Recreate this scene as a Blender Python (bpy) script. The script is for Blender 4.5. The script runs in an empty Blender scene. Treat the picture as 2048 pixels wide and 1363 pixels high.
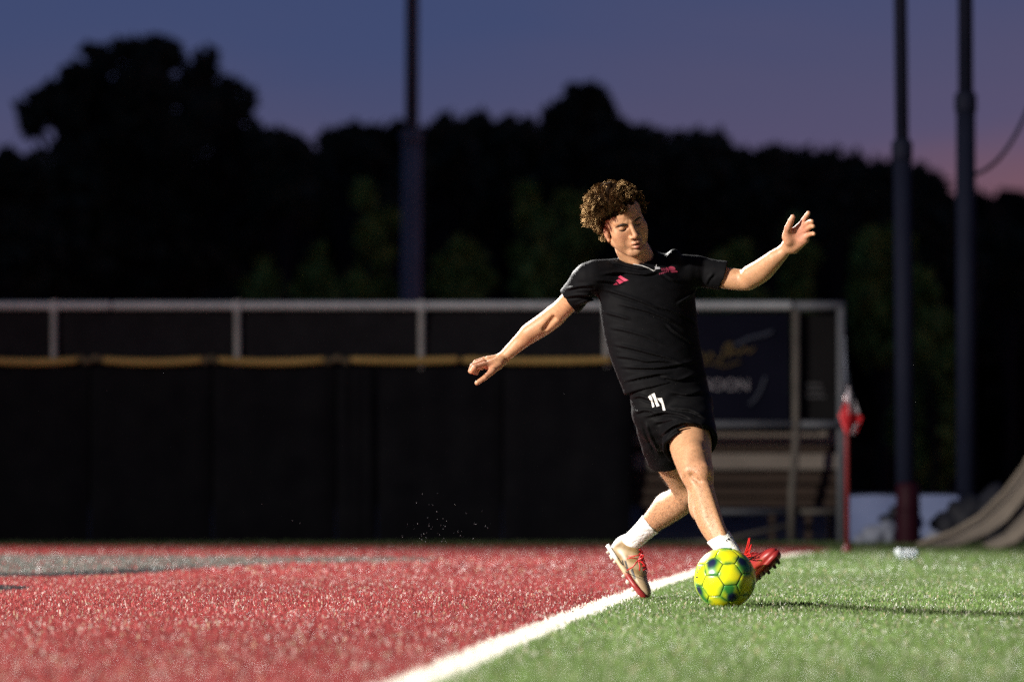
import bpy, bmesh, math, random
import numpy as np
from mathutils import Vector, Matrix
from mathutils.bvhtree import BVHTree
rng = np.random.default_rng(7)
random.seed(7)
SC = bpy.context.scene
COL = SC.collection

# ---------------------------------------------------------------- camera
CAM_H = 0.43                       # photographer kneeling by the line
FPX = 2048 * 200.0 / 36.0          # 200 mm lens on a 36 mm sensor
cam = bpy.data.cameras.new('camera')
cam.lens = 200.0
cam.sensor_width = 36.0
cam.shift_y = 295.0 / 2048.0
cam.clip_start = 0.5
cam.clip_end = 3000.0
cam.dof.use_dof = True
cam.dof.focus_distance = 20.85
cam.dof.aperture_fstop = 3.2
cam_o = bpy.data.objects.new('camera', cam)
cam_o.location = (0, 0, CAM_H)
cam_o.rotation_euler = (math.radians(90), 0, 0)
COL.objects.link(cam_o)
SC.camera = cam_o

def P(px, py, D):
    """a point of the place, from its bearing in the photograph and its distance"""
    return np.array([(px - 1024.0) * D / FPX, D, CAM_H + (976.0 - py) * D / FPX])

# ---------------------------------------------------------------- dusk sky
W = bpy.data.worlds.new('World')
SC.world = W
W.use_nodes = True
nt = W.node_tree
nt.nodes.clear()
N = nt.nodes.new
out = N('ShaderNodeOutputWorld')
bg = N('ShaderNodeBackground')
tc = N('ShaderNodeTexCoord')
sep = N('ShaderNodeSeparateXYZ')
nt.links.new(tc.outputs['Generated'], sep.inputs[0])
# thin dusk cloud streaks bend the bands of the afterglow
mp = N('ShaderNodeMapping')
mp.inputs['Scale'].default_value = (5.0, 5.0, 26.0)
nt.links.new(tc.outputs['Generated'], mp.inputs['Vector'])
nz = N('ShaderNodeTexNoise')
nz.inputs['Scale'].default_value = 1.0
nz.inputs['Detail'].default_value = 4.0
nz.inputs['Roughness'].default_value = 0.5
nt.links.new(mp.outputs[0], nz.inputs['Vector'])
def math_node(op, a=None, b=None, va=0.0, vb=0.0):
    m = N('ShaderNodeMath'); m.operation = op
    m.inputs[0].default_value = va; m.inputs[1].default_value = vb
    if a is not None: nt.links.new(a, m.inputs[0])
    if b is not None: nt.links.new(b, m.inputs[1])
    return m.outputs[0]
wob = math_node('MULTIPLY_ADD', nz.outputs['Fac'], None, vb=0.05)
nt.nodes[-1].inputs[2].default_value = -0.025
# the afterglow sits to the right of the view, so bands are lower there
az = math_node('MULTIPLY', math_node('MAXIMUM', sep.outputs['X'], None, vb=-0.02), None, vb=-0.24)
el = math_node('ADD', sep.outputs['Z'], wob)
el2 = math_node('ADD', el, az)
rampn = N('ShaderNodeValToRGB')
cr = rampn.color_ramp
cr.elements[0].position = 0.0; cr.elements[0].color = (0.20, 0.078, 0.110, 1)
cr.elements[1].position = 1.0; cr.elements[1].color = (0.006, 0.012, 0.036, 1)
for p_, c_ in ((0.028, (0.180, 0.092, 0.125, 1)), (0.045, (0.098, 0.082, 0.158, 1)),
               (0.062, (0.081, 0.079, 0.158, 1)), (0.082, (0.053, 0.071, 0.165, 1)), (0.12, (0.036, 0.062, 0.165, 1)),
               (0.4, (0.016, 0.030, 0.088, 1))):
    e = cr.elements.new(p_); e.color = c_
nt.links.new(el2, rampn.inputs[0])
nt.links.new(rampn.outputs[0], bg.inputs['Color'])
bg.inputs['Strength'].default_value = 1.0
nt.links.new(bg.outputs[0], out.inputs[0])

# ---------------------------------------------------------------- stadium floodlights (their masts stand outside the frame)
def flood(name, pos, aim, energy, color, cone, radius):
    L = bpy.data.lights.new(name, 'SPOT')
    L.energy = energy; L.color = color
    L.spot_size = math.radians(cone); L.spot_blend = 1.0
    L.shadow_soft_size = radius
    o = bpy.data.objects.new(name, L)
    o.location = pos
    o.rotation_euler = (Vector(aim) - Vector(pos)).to_track_quat('-Z', 'Y').to_euler()
    COL.objects.link(o)
    return o
flood('floodlight_lamp', (-19.0, 60.0, 21.0), (0.6, 21.0, 0.3), 500000, (1.0, 0.97, 0.92), 42, 0.55)
flood('floodlight_lamp', (-34.5, -3.7, 16.0), (1.2, 9.3, 0.5), 225000, (1.0, 0.93, 0.82), 83, 0.55)

SC.view_settings.view_transform = 'Standard'
SC.view_settings.look = 'None'
SC.view_settings.exposure = 0.0
SC.view_settings.gamma = 1.0
SC.render.film_transparent = False
SC.cycles.use_denoising = False
SC.cycles.sample_clamp_direct = 6.0
SC.cycles.max_bounces = 6
SC.cycles.transparent_max_bounces = 8
SC.cycles.sample_clamp_indirect = 6.0

# ---------------------------------------------------------------- helpers
def new_mat(name, color=(0.5, 0.5, 0.5), rough=0.6, spec=0.5, metal=0.0):
    m = bpy.data.materials.new(name)
    m.use_nodes = True
    b = m.node_tree.nodes['Principled BSDF']
    b.inputs['Base Color'].default_value = (*color, 1)
    b.inputs['Roughness'].default_value = rough
    b.inputs['Specular IOR Level'].default_value = spec
    b.inputs['Metallic'].default_value = metal
    return m

def noisy_mat(name, c1, c2, scale=20.0, rough=0.6, spec=0.5, bump=0.0, bump_scale=None, metal=0.0, stretch=(1, 1, 1), detail=5.0):
    m = new_mat(name, c1, rough, spec, metal)
    t = m.node_tree; b = t.nodes['Principled BSDF']
    co = t.nodes.new('ShaderNodeTexCoord'); mp = t.nodes.new('ShaderNodeMapping')
    mp.inputs['Scale'].default_value = stretch
    t.links.new(co.outputs['Object'], mp.inputs[0])
    n = t.nodes.new('ShaderNodeTexNoise'); n.inputs['Scale'].default_value = scale; n.inputs['Detail'].default_value = detail
    t.links.new(mp.outputs[0], n.inputs['Vector'])
    r = t.nodes.new('ShaderNodeValToRGB')
    r.color_ramp.elements[0].position = 0.3; r.color_ramp.elements[0].color = (*c1, 1)
    r.color_ramp.elements[1].position = 0.7; r.color_ramp.elements[1].color = (*c2, 1)
    t.links.new(n.outputs['Fac'], r.inputs[0]); t.links.new(r.outputs[0], b.inputs['Base Color'])
    if bump:
        n2 = t.nodes.new('ShaderNodeTexNoise'); n2.inputs['Scale'].default_value = bump_scale or scale * 3
        n2.inputs['Detail'].default_value = 4
        t.links.new(mp.outputs[0], n2.inputs['Vector'])
        bp = t.nodes.new('ShaderNodeBump'); bp.inputs['Strength'].default_value = bump
        bp.inputs['Distance'].default_value = 0.01
        t.links.new(n2.outputs['Fac'], bp.inputs['Height']); t.links.new(bp.outputs[0], b.inputs['Normal'])
    return m

def attr_mat(name, rough=0.6, spec=0.5, attr='Col', sheen=0.0):
    m = new_mat(name, (1, 1, 1), rough, spec)
    t = m.node_tree; b = t.nodes['Principled BSDF']
    a = t.nodes.new('ShaderNodeAttribute'); a.attribute_name = attr
    t.links.new(a.outputs['Color'], b.inputs['Base Color'])
    b.inputs['Sheen Weight'].default_value = sheen
    return m

def link(name, me, mat=None, parent=None, smooth=False):
    o = bpy.data.objects.new(name, me)
    if mat is not None and len(me.materials) == 0: me.materials.append(mat)
    COL.objects.link(o)
    if parent is not None:
        o.parent = parent
        o.matrix_parent_inverse = Matrix.Translation(-parent.matrix_basis.translation) if parent.parent is None else \
            Matrix.Translation(-(parent.matrix_parent_inverse @ parent.matrix_basis).translation)
        if parent.parent is not None:
            o.matrix_parent_inverse = Matrix.Identity(4)
    if smooth:
        me.polygons.foreach_set('use_smooth', np.ones(len(me.polygons), dtype=bool))
    return o

def np_mesh(name, verts, faces, col=None):
    """verts (n,3); faces (m,3) or (m,4)"""
    verts = np.asarray(verts, dtype=np.float32); faces = np.asarray(faces, dtype=np.int32)
    me = bpy.data.meshes.new(name)
    k = faces.shape[1]
    me.vertices.add(len(verts)); me.vertices.foreach_set('co', verts.ravel())
    me.loops.add(faces.size); me.loops.foreach_set('vertex_index', faces.ravel())
    me.polygons.add(len(faces))
    me.polygons.foreach_set('loop_start', np.arange(0, faces.size, k, dtype=np.int32))
    try: me.polygons.foreach_set('loop_total', np.full(len(faces), k, dtype=np.int32))
    except Exception: pass
    me.update(calc_edges=True); me.validate()
    if col is not None:
        a = me.color_attributes.new('Col', 'FLOAT_COLOR', 'POINT')
        c = np.ones((len(verts), 4), dtype=np.float32); c[:, :3] = col
        a.data.foreach_set('color', c.ravel())
    return me

def thing(name, label, cat, loc=(0, 0, 0), group=None):
    o = bpy.data.objects.new(name, None)
    o.empty_display_size = 0.2
    o.location = [float(v) for v in loc]
    COL.objects.link(o)
    o['label'] = label; o['category'] = cat
    if group: o['group'] = group
    return o

def tag(o, label=None, cat=None, group=None, kind=None):
    if label: o['label'] = label
    if cat: o['category'] = cat
    if group: o['group'] = group
    if kind: o['kind'] = kind
    return o

def bm_obj(name, bm, mat, parent=None, smooth=False, bevel=0.0):
    if bevel > 0:
        bmesh.ops.bevel(bm, geom=[e for e in bm.edges], offset=bevel, segments=2, affect='EDGES', clamp_overlap=True)
    bmesh.ops.recalc_face_normals(bm, faces=bm.faces)
    me = bpy.data.meshes.new(name)
    bm.to_mesh(me); bm.free()
    return link(name, me, mat, parent, smooth)

def add_box(bm, lo, hi):
    lo = Vector(lo); hi = Vector(hi)
    r = bmesh.ops.create_cube(bm, size=1.0)
    bmesh.ops.scale(bm, vec=hi - lo, verts=r['verts'])
    bmesh.ops.translate(bm, vec=(lo + hi) / 2, verts=r['verts'])

def tube_arrays(pts, rad, seg=10, caps=True):
    pts = np.asarray(pts, dtype=float); n = len(pts)
    rad = np.broadcast_to(np.asarray(rad, dtype=float), (n,))
    tan = np.gradient(pts, axis=0); tan /= np.linalg.norm(tan, axis=1)[:, None] + 1e-12
    up = np.array([0, 0, 1.0]) if abs(tan[0][2]) < 0.9 else np.array([1.0, 0, 0])
    u = np.cross(tan[0], up); u /= np.linalg.norm(u)
    V = []; a = np.linspace(0, 2 * np.pi, seg, endpoint=False)
    for i in range(n):
        u = u - tan[i] * np.dot(u, tan[i]); u /= np.linalg.norm(u) + 1e-12
        w = np.cross(tan[i], u)
        V.append(pts[i] + rad[i] * (np.cos(a)[:, None] * u + np.sin(a)[:, None] * w))
    V = np.concatenate(V); F = []
    for i in range(n - 1):
        for j in range(seg):
            k = (j + 1) % seg
            F.append((i * seg + j, i * seg + k, (i + 1) * seg + k, (i + 1) * seg + j))
    if caps:
        c0 = len(V); V = np.vstack([V, pts[0], pts[-1]])
        for j in range(seg):
            k = (j + 1) % seg
            F.append((c0, k, j, c0)); F.append((c0 + 1, (n - 1) * seg + j, (n - 1) * seg + k, c0 + 1))
    return V, F

def tube(name, pts, rad, mat, parent=None, seg=10):
    V, F = tube_arrays(pts, rad, seg)
    F = [f if f[0] != f[3] else f[:3] for f in F]
    me = bpy.data.meshes.new(name); me.from_pydata([tuple(v) for v in V], [], F); me.update()
    return link(name, me, mat, parent, True)
# ---------------------------------------------------------------- ground and artificial turf
def line_x(y):      # centre of the white line, from the camera's side to the corner
    ys = [0, 8, 12.64, 15.24, 20, 24.46, 28.9, 33, 36.5, 38.5]
    xs = [-1.05, -0.49, -0.193, -0.032, 0.285, 0.605, 0.968, 1.375, 1.86, 2.22]
    return np.interp(y, ys, xs)
LINE_HALF = 0.053
FAR_RED = 41.8
WALL_Y = 45.0

soil = noisy_mat('dark_infield_soil', (0.035, 0.03, 0.024), (0.06, 0.052, 0.04), 3.0, 0.95, 0.2)
bm = bmesh.new()
bmesh.ops.create_grid(bm, x_segments=8, y_segments=8, size=700)
g = bm_obj('ground', bm, soil); g.location = (0, 300, -0.02); tag(g, kind='structure')

def strip(name, xl, xr, ys, z, mat):
    V = []; F = []
    for i, y in enumerate(ys):
        V += [(xl(y), y, z), (xr(y), y, z)]
        if i: F.append((2 * i - 2, 2 * i - 1, 2 * i + 1, 2 * i))
    me = bpy.data.meshes.new(name); me.from_pydata([(float(a), float(b), float(c)) for a, b, c in V], [], F); me.update()
    return tag(link(name, me, mat), kind='structure')
ysl = list(np.linspace(-20, 38.5, 60))
red_infill = noisy_mat('red_turf_infill', (0.14, 0.016, 0.018), (0.22, 0.04, 0.035), 60, 0.9, 0.2, 0.5, 200)
green_infill = noisy_mat('green_turf_infill', (0.02, 0.045, 0.018), (0.045, 0.075, 0.03), 60, 0.9, 0.2, 0.5, 200)
white_infill = noisy_mat('white_line_infill', (0.5, 0.48, 0.44), (0.7, 0.68, 0.63), 60, 0.9, 0.2, 0.5, 200)
strip('red_end_zone', lambda y: -30.0, lambda y: line_x(y) - LINE_HALF, ysl + [FAR_RED], 0.0, red_infill)
strip('green_field', lambda y: line_x(y) + LINE_HALF, lambda y: 30.0, ysl, 0.0, green_infill)
strip('white_boundary_line', lambda y: line_x(y) - LINE_HALF, lambda y: line_x(y) + LINE_HALF, ysl, 0.0, white_infill)
strip('green_border', lambda y: -30.0, lambda y: 30.0, [FAR_RED, WALL_Y + 3], -0.004, green_infill)

def in_poly(x, y, poly):
    c = np.zeros(len(x), dtype=bool); n = len(poly)
    for i in range(n):
        x1, y1 = poly[i]; x2, y2 = poly[(i + 1) % n]
        cond = ((y1 > y) != (y2 > y)) & (x < (x2 - x1) * (y - y1) / (y2 - y1 + 1e-12) + x1)
        c ^= cond
    return c
def gpoint(px, py):
    D = CAM_H * FPX / (py - 976.0)
    return ((px - 1024) * D / FPX, D)
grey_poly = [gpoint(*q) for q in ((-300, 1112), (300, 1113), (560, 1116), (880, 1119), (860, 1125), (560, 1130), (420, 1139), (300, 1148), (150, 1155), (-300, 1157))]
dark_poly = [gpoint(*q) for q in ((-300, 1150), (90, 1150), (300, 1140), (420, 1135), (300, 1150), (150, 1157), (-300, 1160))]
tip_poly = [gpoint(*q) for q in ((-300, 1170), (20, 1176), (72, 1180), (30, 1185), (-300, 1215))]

def blades(n, y0, y1, margin, wid, lng):
    y = rng.uniform(y0, y1, n * 2)
    keep = rng.uniform(0, 1, n * 2) < (0.092 * y + margin) / (0.092 * y1 + margin)
    y = y[keep][:n]; n = len(y)
    x = rng.uniform(-1, 1, n) * (0.092 * y + margin)
    az = rng.uniform(0, 2 * np.pi, n)
    lean = np.clip(rng.normal(0.75, 0.42, n), 0.0, 1.5)
    L = lng * rng.uniform(0.6, 1.25, n); w = wid * rng.uniform(0.7, 1.3, n)
    # fibres are brushed in wind-rowed drifts, so patches lie the same way
    drift = np.sin(x * 3.1 + y * 0.9) + np.sin(x * 1.3 - y * 2.3 + 1.0) + np.sin(y * 4.1 + x * 5.0)
    az = np.where(rng.uniform(0, 1, n) < 0.35, 1.2 * drift + rng.normal(0, 0.5, n), az)
    d = np.stack([np.cos(az) * np.sin(lean), np.sin(az) * np.sin(lean), np.cos(lean)], 1)
    tw = rng.uniform(0, 2 * np.pi, n)
    side = np.stack([np.cos(tw), np.sin(tw), rng.normal(0, 0.25, n)], 1)
    side -= d * np.sum(side * d, 1)[:, None]; side /= np.linalg.norm(side, axis=1)[:, None] + 1e-9
    b = np.stack([x, y, np.full(n, -0.001)], 1)
    V = np.stack([b - side * w[:, None] * .5, b + side * w[:, None] * .5,
                  b + d * L[:, None] + side * w[:, None] * .32, b + d * L[:, None] - side * w[:, None] * .32], 1)
    return x, y, V
X1, Y1, V1 = blades(560000, 11.2, 28.0, 0.6, 0.0042, 0.021)
X2, Y2, V2 = blades(190000, 28.0, 44.7, 0.8, 0.008, 0.024)
X = np.concatenate([X1, X2]); Y = np.concatenate([Y1, Y2]); V = np.concatenate([V1, V2])
n = len(X)
edge = LINE_HALF + rng.normal(0, 0.007, n)
dx = X - line_x(Y)
far_edge = FAR_RED + 0.15 * rng.normal(0, 1, n)
is_white = (np.abs(dx) < edge) & (Y < 36.9)
is_red = (dx <= -edge) & (Y < far_edge)
is_green = ~(is_white | is_red)
base = np.zeros((n, 3))
v = rng.uniform(0.40, 1.50, n)[:, None]
patch = (0.5 + 0.25 * (np.sin(X * 1.7 + 0.8 * Y) + np.sin(0.6 * Y - X * 2.9)))[:, None]
base[is_red] = (np.array([0.190, 0.033, 0.033]) * v * (0.9 + 0.2 * patch))[is_red]
base[is_green] = (np.array([0.094, 0.146, 0.044]) * v * (0.85 + 0.3 * patch))[is_green]
base[is_white] = (np.array([0.58, 0.56, 0.50]) * np.clip(v, 0.8, 1.1))[is_white]
# a scatter of straw-coloured fibres; pale ones carry white glints in their colour
q = rng.uniform(0, 1, n)
straw = (q < 0.035) & ~is_white
base[straw] = np.array([0.30, 0.24, 0.16]) * v[straw]
pale = (q > 0.955) & ~is_white
base[pale] = base[pale] * .4 + np.array([0.36, 0.33, 0.30])
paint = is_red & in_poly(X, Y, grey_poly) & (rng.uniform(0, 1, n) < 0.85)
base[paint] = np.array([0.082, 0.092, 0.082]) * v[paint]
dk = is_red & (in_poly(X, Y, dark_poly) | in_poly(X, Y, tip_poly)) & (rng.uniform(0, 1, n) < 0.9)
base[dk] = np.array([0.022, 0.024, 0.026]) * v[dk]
blade_mat = attr_mat('turf_fibre', 0.5, 0.35)
t_ = blade_mat.node_tree
tl_ = t_.nodes.new('ShaderNodeBsdfTranslucent'); mixb = t_.nodes.new('ShaderNodeMixShader'); mixb.inputs[0].default_value = 0.42
t_.links.new([q for q in t_.nodes if q.type == 'ATTRIBUTE'][0].outputs['Color'], tl_.inputs['Color'])
t_.links.new(t_.nodes['Principled BSDF'].outputs[0], mixb.inputs[1]); t_.links.new(tl_.outputs[0], mixb.inputs[2])
t_.links.new(mixb.outputs[0], t_.nodes['Material Output'].inputs['Surface'])
for nm, sel in (('red_turf', is_red), ('white_line_turf', is_white), ('green_turf', is_green)):
    vv = V[sel].reshape(-1, 3); m = sel.sum()
    me = np_mesh(nm, vv, np.arange(4 * m).reshape(-1, 4), np.repeat(base[sel], 4, 0))
    tag(link(nm, me, blade_mat), kind='stuff')
# ---------------------------------------------------------------- boundary fence with padded black screen and yellow cap
galv = noisy_mat('weathered_galvanised_steel', (0.34, 0.37, 0.39), (0.44, 0.47, 0.49), 8, 0.55, 0.5)
galv_post = noisy_mat('dull_galvanised_post', (0.26, 0.25, 0.24), (0.34, 0.33, 0.31), 8, 0.6, 0.4)
black_fabric = noisy_mat('black_windscreen_fabric', (0.007, 0.007, 0.009), (0.010, 0.010, 0.012), 5, 0.95, 0.0, 0.3, 40)
black_mesh = noisy_mat('black_mesh_screen', (0.013, 0.013, 0.0155), (0.017, 0.017, 0.020), 9, 0.95, 0.0)
yellow_pipe = noisy_mat('yellow_flexible_pipe', (0.31, 0.205, 0.065), (0.40, 0.265, 0.085), 4, 0.6, 0.3)
dark_tie = noisy_mat('dusty_black_tie', (0.07, 0.058, 0.035), (0.13, 0.10, 0.06), 14, 0.9, 0.2)

FY = WALL_Y
def wx(px, D=FY): return (px - 1024) * D / FPX
def wz(py, D=FY): return CAM_H + (976 - py) * D / FPX
fence = thing('boundary_fence', 'long black padded boundary fence with grey top rail and yellow pipe cap', 'fence', (wx(600), FY, 0))
post_px = [-630, -261, 108, 475, 843, 1213]
rail_z = wz(610.5)
for a, b in zip([-700, -261, 225, 475, 843, 1213], [-261, 225, 475, 843, 1213, 1586]):
    r = 0.036
    x0, x1 = wx(a) + 0.004, wx(b) - 0.004
    tube('top_rail', [(x0, FY, rail_z), (x0 + 0.03, FY, rail_z), (x1 - 0.03, FY, rail_z), (x1, FY, rail_z)], [r * .86, r, r, r], galv, fence, 14)
for px in post_px:
    x = wx(px)
    tube('post', [(x, FY + 0.002, 0.0), (x, FY + 0.002, 0.9), (x, FY + 0.002, rail_z - 0.036)], 0.028, galv_post, fence, 12)
    bm = bmesh.new(); add_box(bm, (x - 0.042, FY - 0.046, rail_z - 0.047), (x + 0.042, FY + 0.046, rail_z + 0.041))
    bm_obj('rail_clamp', bm, galv, fence, bevel=0.014)
# mesh screens between the rail and the cap (one per bay), behind the posts
for a, b in zip(post_px, post_px[1:]):
    xs = np.linspace(wx(a) + 0.01, wx(b) - 0.01, 14); zs = np.linspace(wz(735), rail_z - 0.02, 6)
    V = []; F = []
    for i, x in enumerate(xs):
        for j, z in enumerate(zs):
            V.append((x, FY + 0.05 + 0.012 * math.sin(x * 5 + j) + 0.01 * math.sin(x * 13), z))
            if i and j:
                q = len(V) - 1; F.append((q - 7, q - 1, q, q - 6))
    me = bpy.data.meshes.new('mesh_screen'); me.from_pydata(V, [], F); me.update()
    link('mesh_screen', me, black_mesh, fence, True)
# black padded panels below the cap, seams between them
seam_px = [-560, -310, -66, 180, 425, 672, 755, 1005, 1262]
cap_z = wz(722)
for k, (a, b) in enumerate(zip(seam_px, seam_px[1:])):
    x0, x1 = wx(a) + 0.006, wx(b) - 0.006
    nx, nz = 16, 12
    V = []; F = []
    for i in range(nx + 1):
        u = i / nx; x = x0 + (x1 - x0) * u
        for j in range(nz + 1):
            w = j / nz
            z = 0.004 + (wz(733) - 0.004) * w
            bulge = 0.05 * (1 - (2 * u - 1) ** 8) * (1 - (2 * w - 1) ** 8)
            rip = 0.008 * math.sin(7 * u + 3 * w + k) + 0.006 * math.sin(23 * u + 1.7 * k) * (0.4 + w)
            V.append((x, FY - 0.03 - bulge - rip, z))
            if i and j:
                q = len(V) - 1; F.append((q - nz - 2, q - nz - 1, q, q - 1))
    me = bpy.data.meshes.new('fabric_panel'); me.from_pydata(V, [], F); me.update()
    link('fabric_panel', me, black_fabric, fence, True)
# yellow pipe: a sagging length in each gap, tied down with dark fabric between
caps = [(-330, -210, 0), (-190, -20, 1), (-30, 160, 1), (204, 408, 1), (434, 652, 1), (700, 920, .5), (925, 1225, .6)]
for k, (a, b, s) in enumerate(caps):
    t = np.linspace(0, 1, 26)
    xs = wx(a) + (wx(b) - wx(a)) * t
    zz = cap_z + 0.012 - 0.020 * s * (4 * t * (1 - t))
    rr = 0.026 + 0.006 * (4 * t * (1 - t)) ** 0.5 + 0.0025 * np.cos(np.arange(26) * np.pi)
    rr[0] = rr[-1] = 0.020
    tube('yellow_cap_pipe', np.stack([xs, np.full(26, FY - 0.085), zz], 1), rr, yellow_pipe, fence, 12)
gaps = [(-210, -190), (160, 204), (408, 434), (652, 700), (1225, 1262)]
for k, (a, b) in enumerate(gaps):
    t = np.linspace(0, 1, 16)
    xs = wx(a) - 0.01 + (wx(b) - wx(a) + 0.02) * t
    zz = cap_z + 0.012 + 0.012 * np.sin(t * 9 + k)
    rr = 0.029 + 0.005 * np.sin(t * 17 + k * 2)
    tube('gathered_fabric_tie', np.stack([xs, np.full(16, FY - 0.084), zz], 1), rr, dark_tie, fence, 10)

# ---------------------------------------------------------------- open fence bay on the right carrying the sponsor banner
galv_bay = noisy_mat('shade_toned_galvanised_rail', (0.12, 0.13, 0.15), (0.16, 0.17, 0.19), 8, 0.6, 0.3)  # same steel coloured darker to stand in for weaker light at this bay
post_bay = noisy_mat('shade_toned_galvanised_post', (0.10, 0.09, 0.078), (0.14, 0.125, 0.108), 8, 0.65, 0.3)  # weaker light put into the post colour as well
gate = thing('banner_fence_bay', 'open grey fence bay with a navy banner above wooden seats', 'fence', (wx(1590), FY - 0.2, 0))
GY = FY - 0.2
def gx(px): return wx(px, GY)
def gz(py): return wz(py, GY)
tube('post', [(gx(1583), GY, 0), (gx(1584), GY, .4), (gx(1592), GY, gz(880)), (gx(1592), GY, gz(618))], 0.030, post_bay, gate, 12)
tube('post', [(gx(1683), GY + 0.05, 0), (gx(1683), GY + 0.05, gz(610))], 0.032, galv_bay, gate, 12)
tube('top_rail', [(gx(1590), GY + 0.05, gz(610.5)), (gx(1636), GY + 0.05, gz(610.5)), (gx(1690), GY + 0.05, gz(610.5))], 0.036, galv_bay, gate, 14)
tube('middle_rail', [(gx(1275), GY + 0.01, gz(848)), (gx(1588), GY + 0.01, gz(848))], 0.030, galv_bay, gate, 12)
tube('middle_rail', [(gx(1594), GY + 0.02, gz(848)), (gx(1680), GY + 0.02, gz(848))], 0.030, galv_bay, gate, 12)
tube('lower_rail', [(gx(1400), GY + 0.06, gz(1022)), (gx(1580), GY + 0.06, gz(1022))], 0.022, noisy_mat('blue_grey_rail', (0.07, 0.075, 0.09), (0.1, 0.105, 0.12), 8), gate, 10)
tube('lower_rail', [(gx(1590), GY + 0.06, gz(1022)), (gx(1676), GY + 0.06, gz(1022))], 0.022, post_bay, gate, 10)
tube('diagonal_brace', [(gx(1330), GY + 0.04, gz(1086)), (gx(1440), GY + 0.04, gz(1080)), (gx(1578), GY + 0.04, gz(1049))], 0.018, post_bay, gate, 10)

banner_navy = noisy_mat('navy_vinyl_banner', (0.0045, 0.005, 0.012), (0.0065, 0.007, 0.016), 3, 0.8, 0.05)
dark_vinyl = noisy_mat('dark_vinyl_banner', (0.010, 0.0096, 0.0105), (0.0135, 0.013, 0.014), 3, 0.8, 0.05)
gold_print = new_mat('gold_script_print', (0.10, 0.070, 0.022), 0.7)
grey_print = new_mat('pale_grey_print', (0.26, 0.25, 0.28), 0.7)
blue_print = new_mat('slate_blue_print', (0.03, 0.037, 0.06), 0.7)
def sheet(name, x0, x1, z0, z1, y, mat, parent, nx=12, nz=8, amp=0.01):
    V = []; F = []
    for i in range(nx + 1):
        for j in range(nz + 1):
            u = i / nx; w = j / nz
            V.append((x0 + (x1 - x0) * u, y + amp * math.sin(5 * u + 2 * w), z0 + (z1 - z0) * w))
            if i and j:
                q = len(V) - 1; F.append((q - nz - 2, q - nz - 1, q, q - 1))
    me = bpy.data.meshes.new(name); me.from_pydata(V, [], F); me.update()
    return link(name, me, mat, parent, True)
ban = thing('sponsor_banner', 'navy vinyl banner with gold script over the word SOON', 'banner', (gx(1440), GY + 0.07, gz(740)))
sheet('banner_sheet', gx(1285), gx(1580), gz(838), gz(625), GY + 0.07, banner_navy, ban, amp=0.006)
def text_obj(name, txt, loc, size, mat, parent, shear=0.0, ext=0.002):
    c = bpy.data.curves.new(name, 'FONT'); c.body = txt; c.size = size; c.extrude = ext; c.shear = shear
    c.align_x = 'RIGHT'
    o = bpy.data.objects.new(name, c); COL.objects.link(o)
    dg = bpy.context.evaluated_depsgraph_get()
    me = bpy.data.meshes.new_from_object(o.evaluated_get(dg))
    bpy.data.objects.remove(o)
    R = Matrix.Translation(Vector([float(q) for q in loc])) @ Matrix.Rotation(math.radians(90), 4, 'X')
    me.transform(R); me.materials.clear()
    return link(name, me, mat, parent)
text_obj('lettering', 'SOON', (gx(1500), GY + 0.055, gz(779)), 0.125, grey_print, ban)
def stroke(name, pxs, rad, mat, parent, y):
    pts = np.array([(gx(a), y, gz(b)) for a, b in pxs])
    t = np.linspace(0, 1, len(pts)); tt = np.linspace(0, 1, len(pts) * 6)
    pts = np.stack([np.interp(tt, t, pts[:, k]) for k in range(3)], 1)
    return tube(name, pts, rad, mat, parent, 6)
stroke('gold_script', [(1392, 716), (1404, 704), (1412, 722), (1422, 704), (1432, 718)], 0.009, gold_print, ban, GY + 0.052)
stroke('gold_script', [(1440, 726), (1452, 690), (1464, 684), (1456, 712), (1470, 698), (1478, 708), (1490, 694), (1500, 704), (1510, 694)], 0.010, gold_print, ban, GY + 0.052)
stroke('gold_script', [(1396, 732), (1420, 724), (1450, 732), (1482, 722)], 0.007, gold_print, ban, GY + 0.052)
stroke('blue_swash', [(1470, 690), (1500, 675), (1530, 668), (1546, 662)], 0.016, blue_print, ban, GY + 0.056)
stroke('blue_swash', [(1500, 808), (1512, 796), (1522, 780), (1532, 752)], 0.014, blue_print, ban, GY + 0.056)
ban2 = thing('small_dark_banner', 'narrow dark banner with faint grey lettering beside the end post', 'banner', (gx(1638), GY + 0.09, gz(730)))
sheet('banner_sheet', gx(1602), gx(1674), gz(838), gz(628), GY + 0.09, dark_vinyl, ban2, 6, 6, 0.004)
bm = bmesh.new()
for k in range(3):
    add_box(bm, (gx(1614), GY + 0.075, gz(795 - 12 * k)), (gx(1652 - 4 * k), GY + 0.078, gz(789 - 12 * k)))
bm_obj('lettering', bm, new_mat('faint_grey_print', (0.05, 0.05, 0.055), 0.8), ban2)

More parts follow.
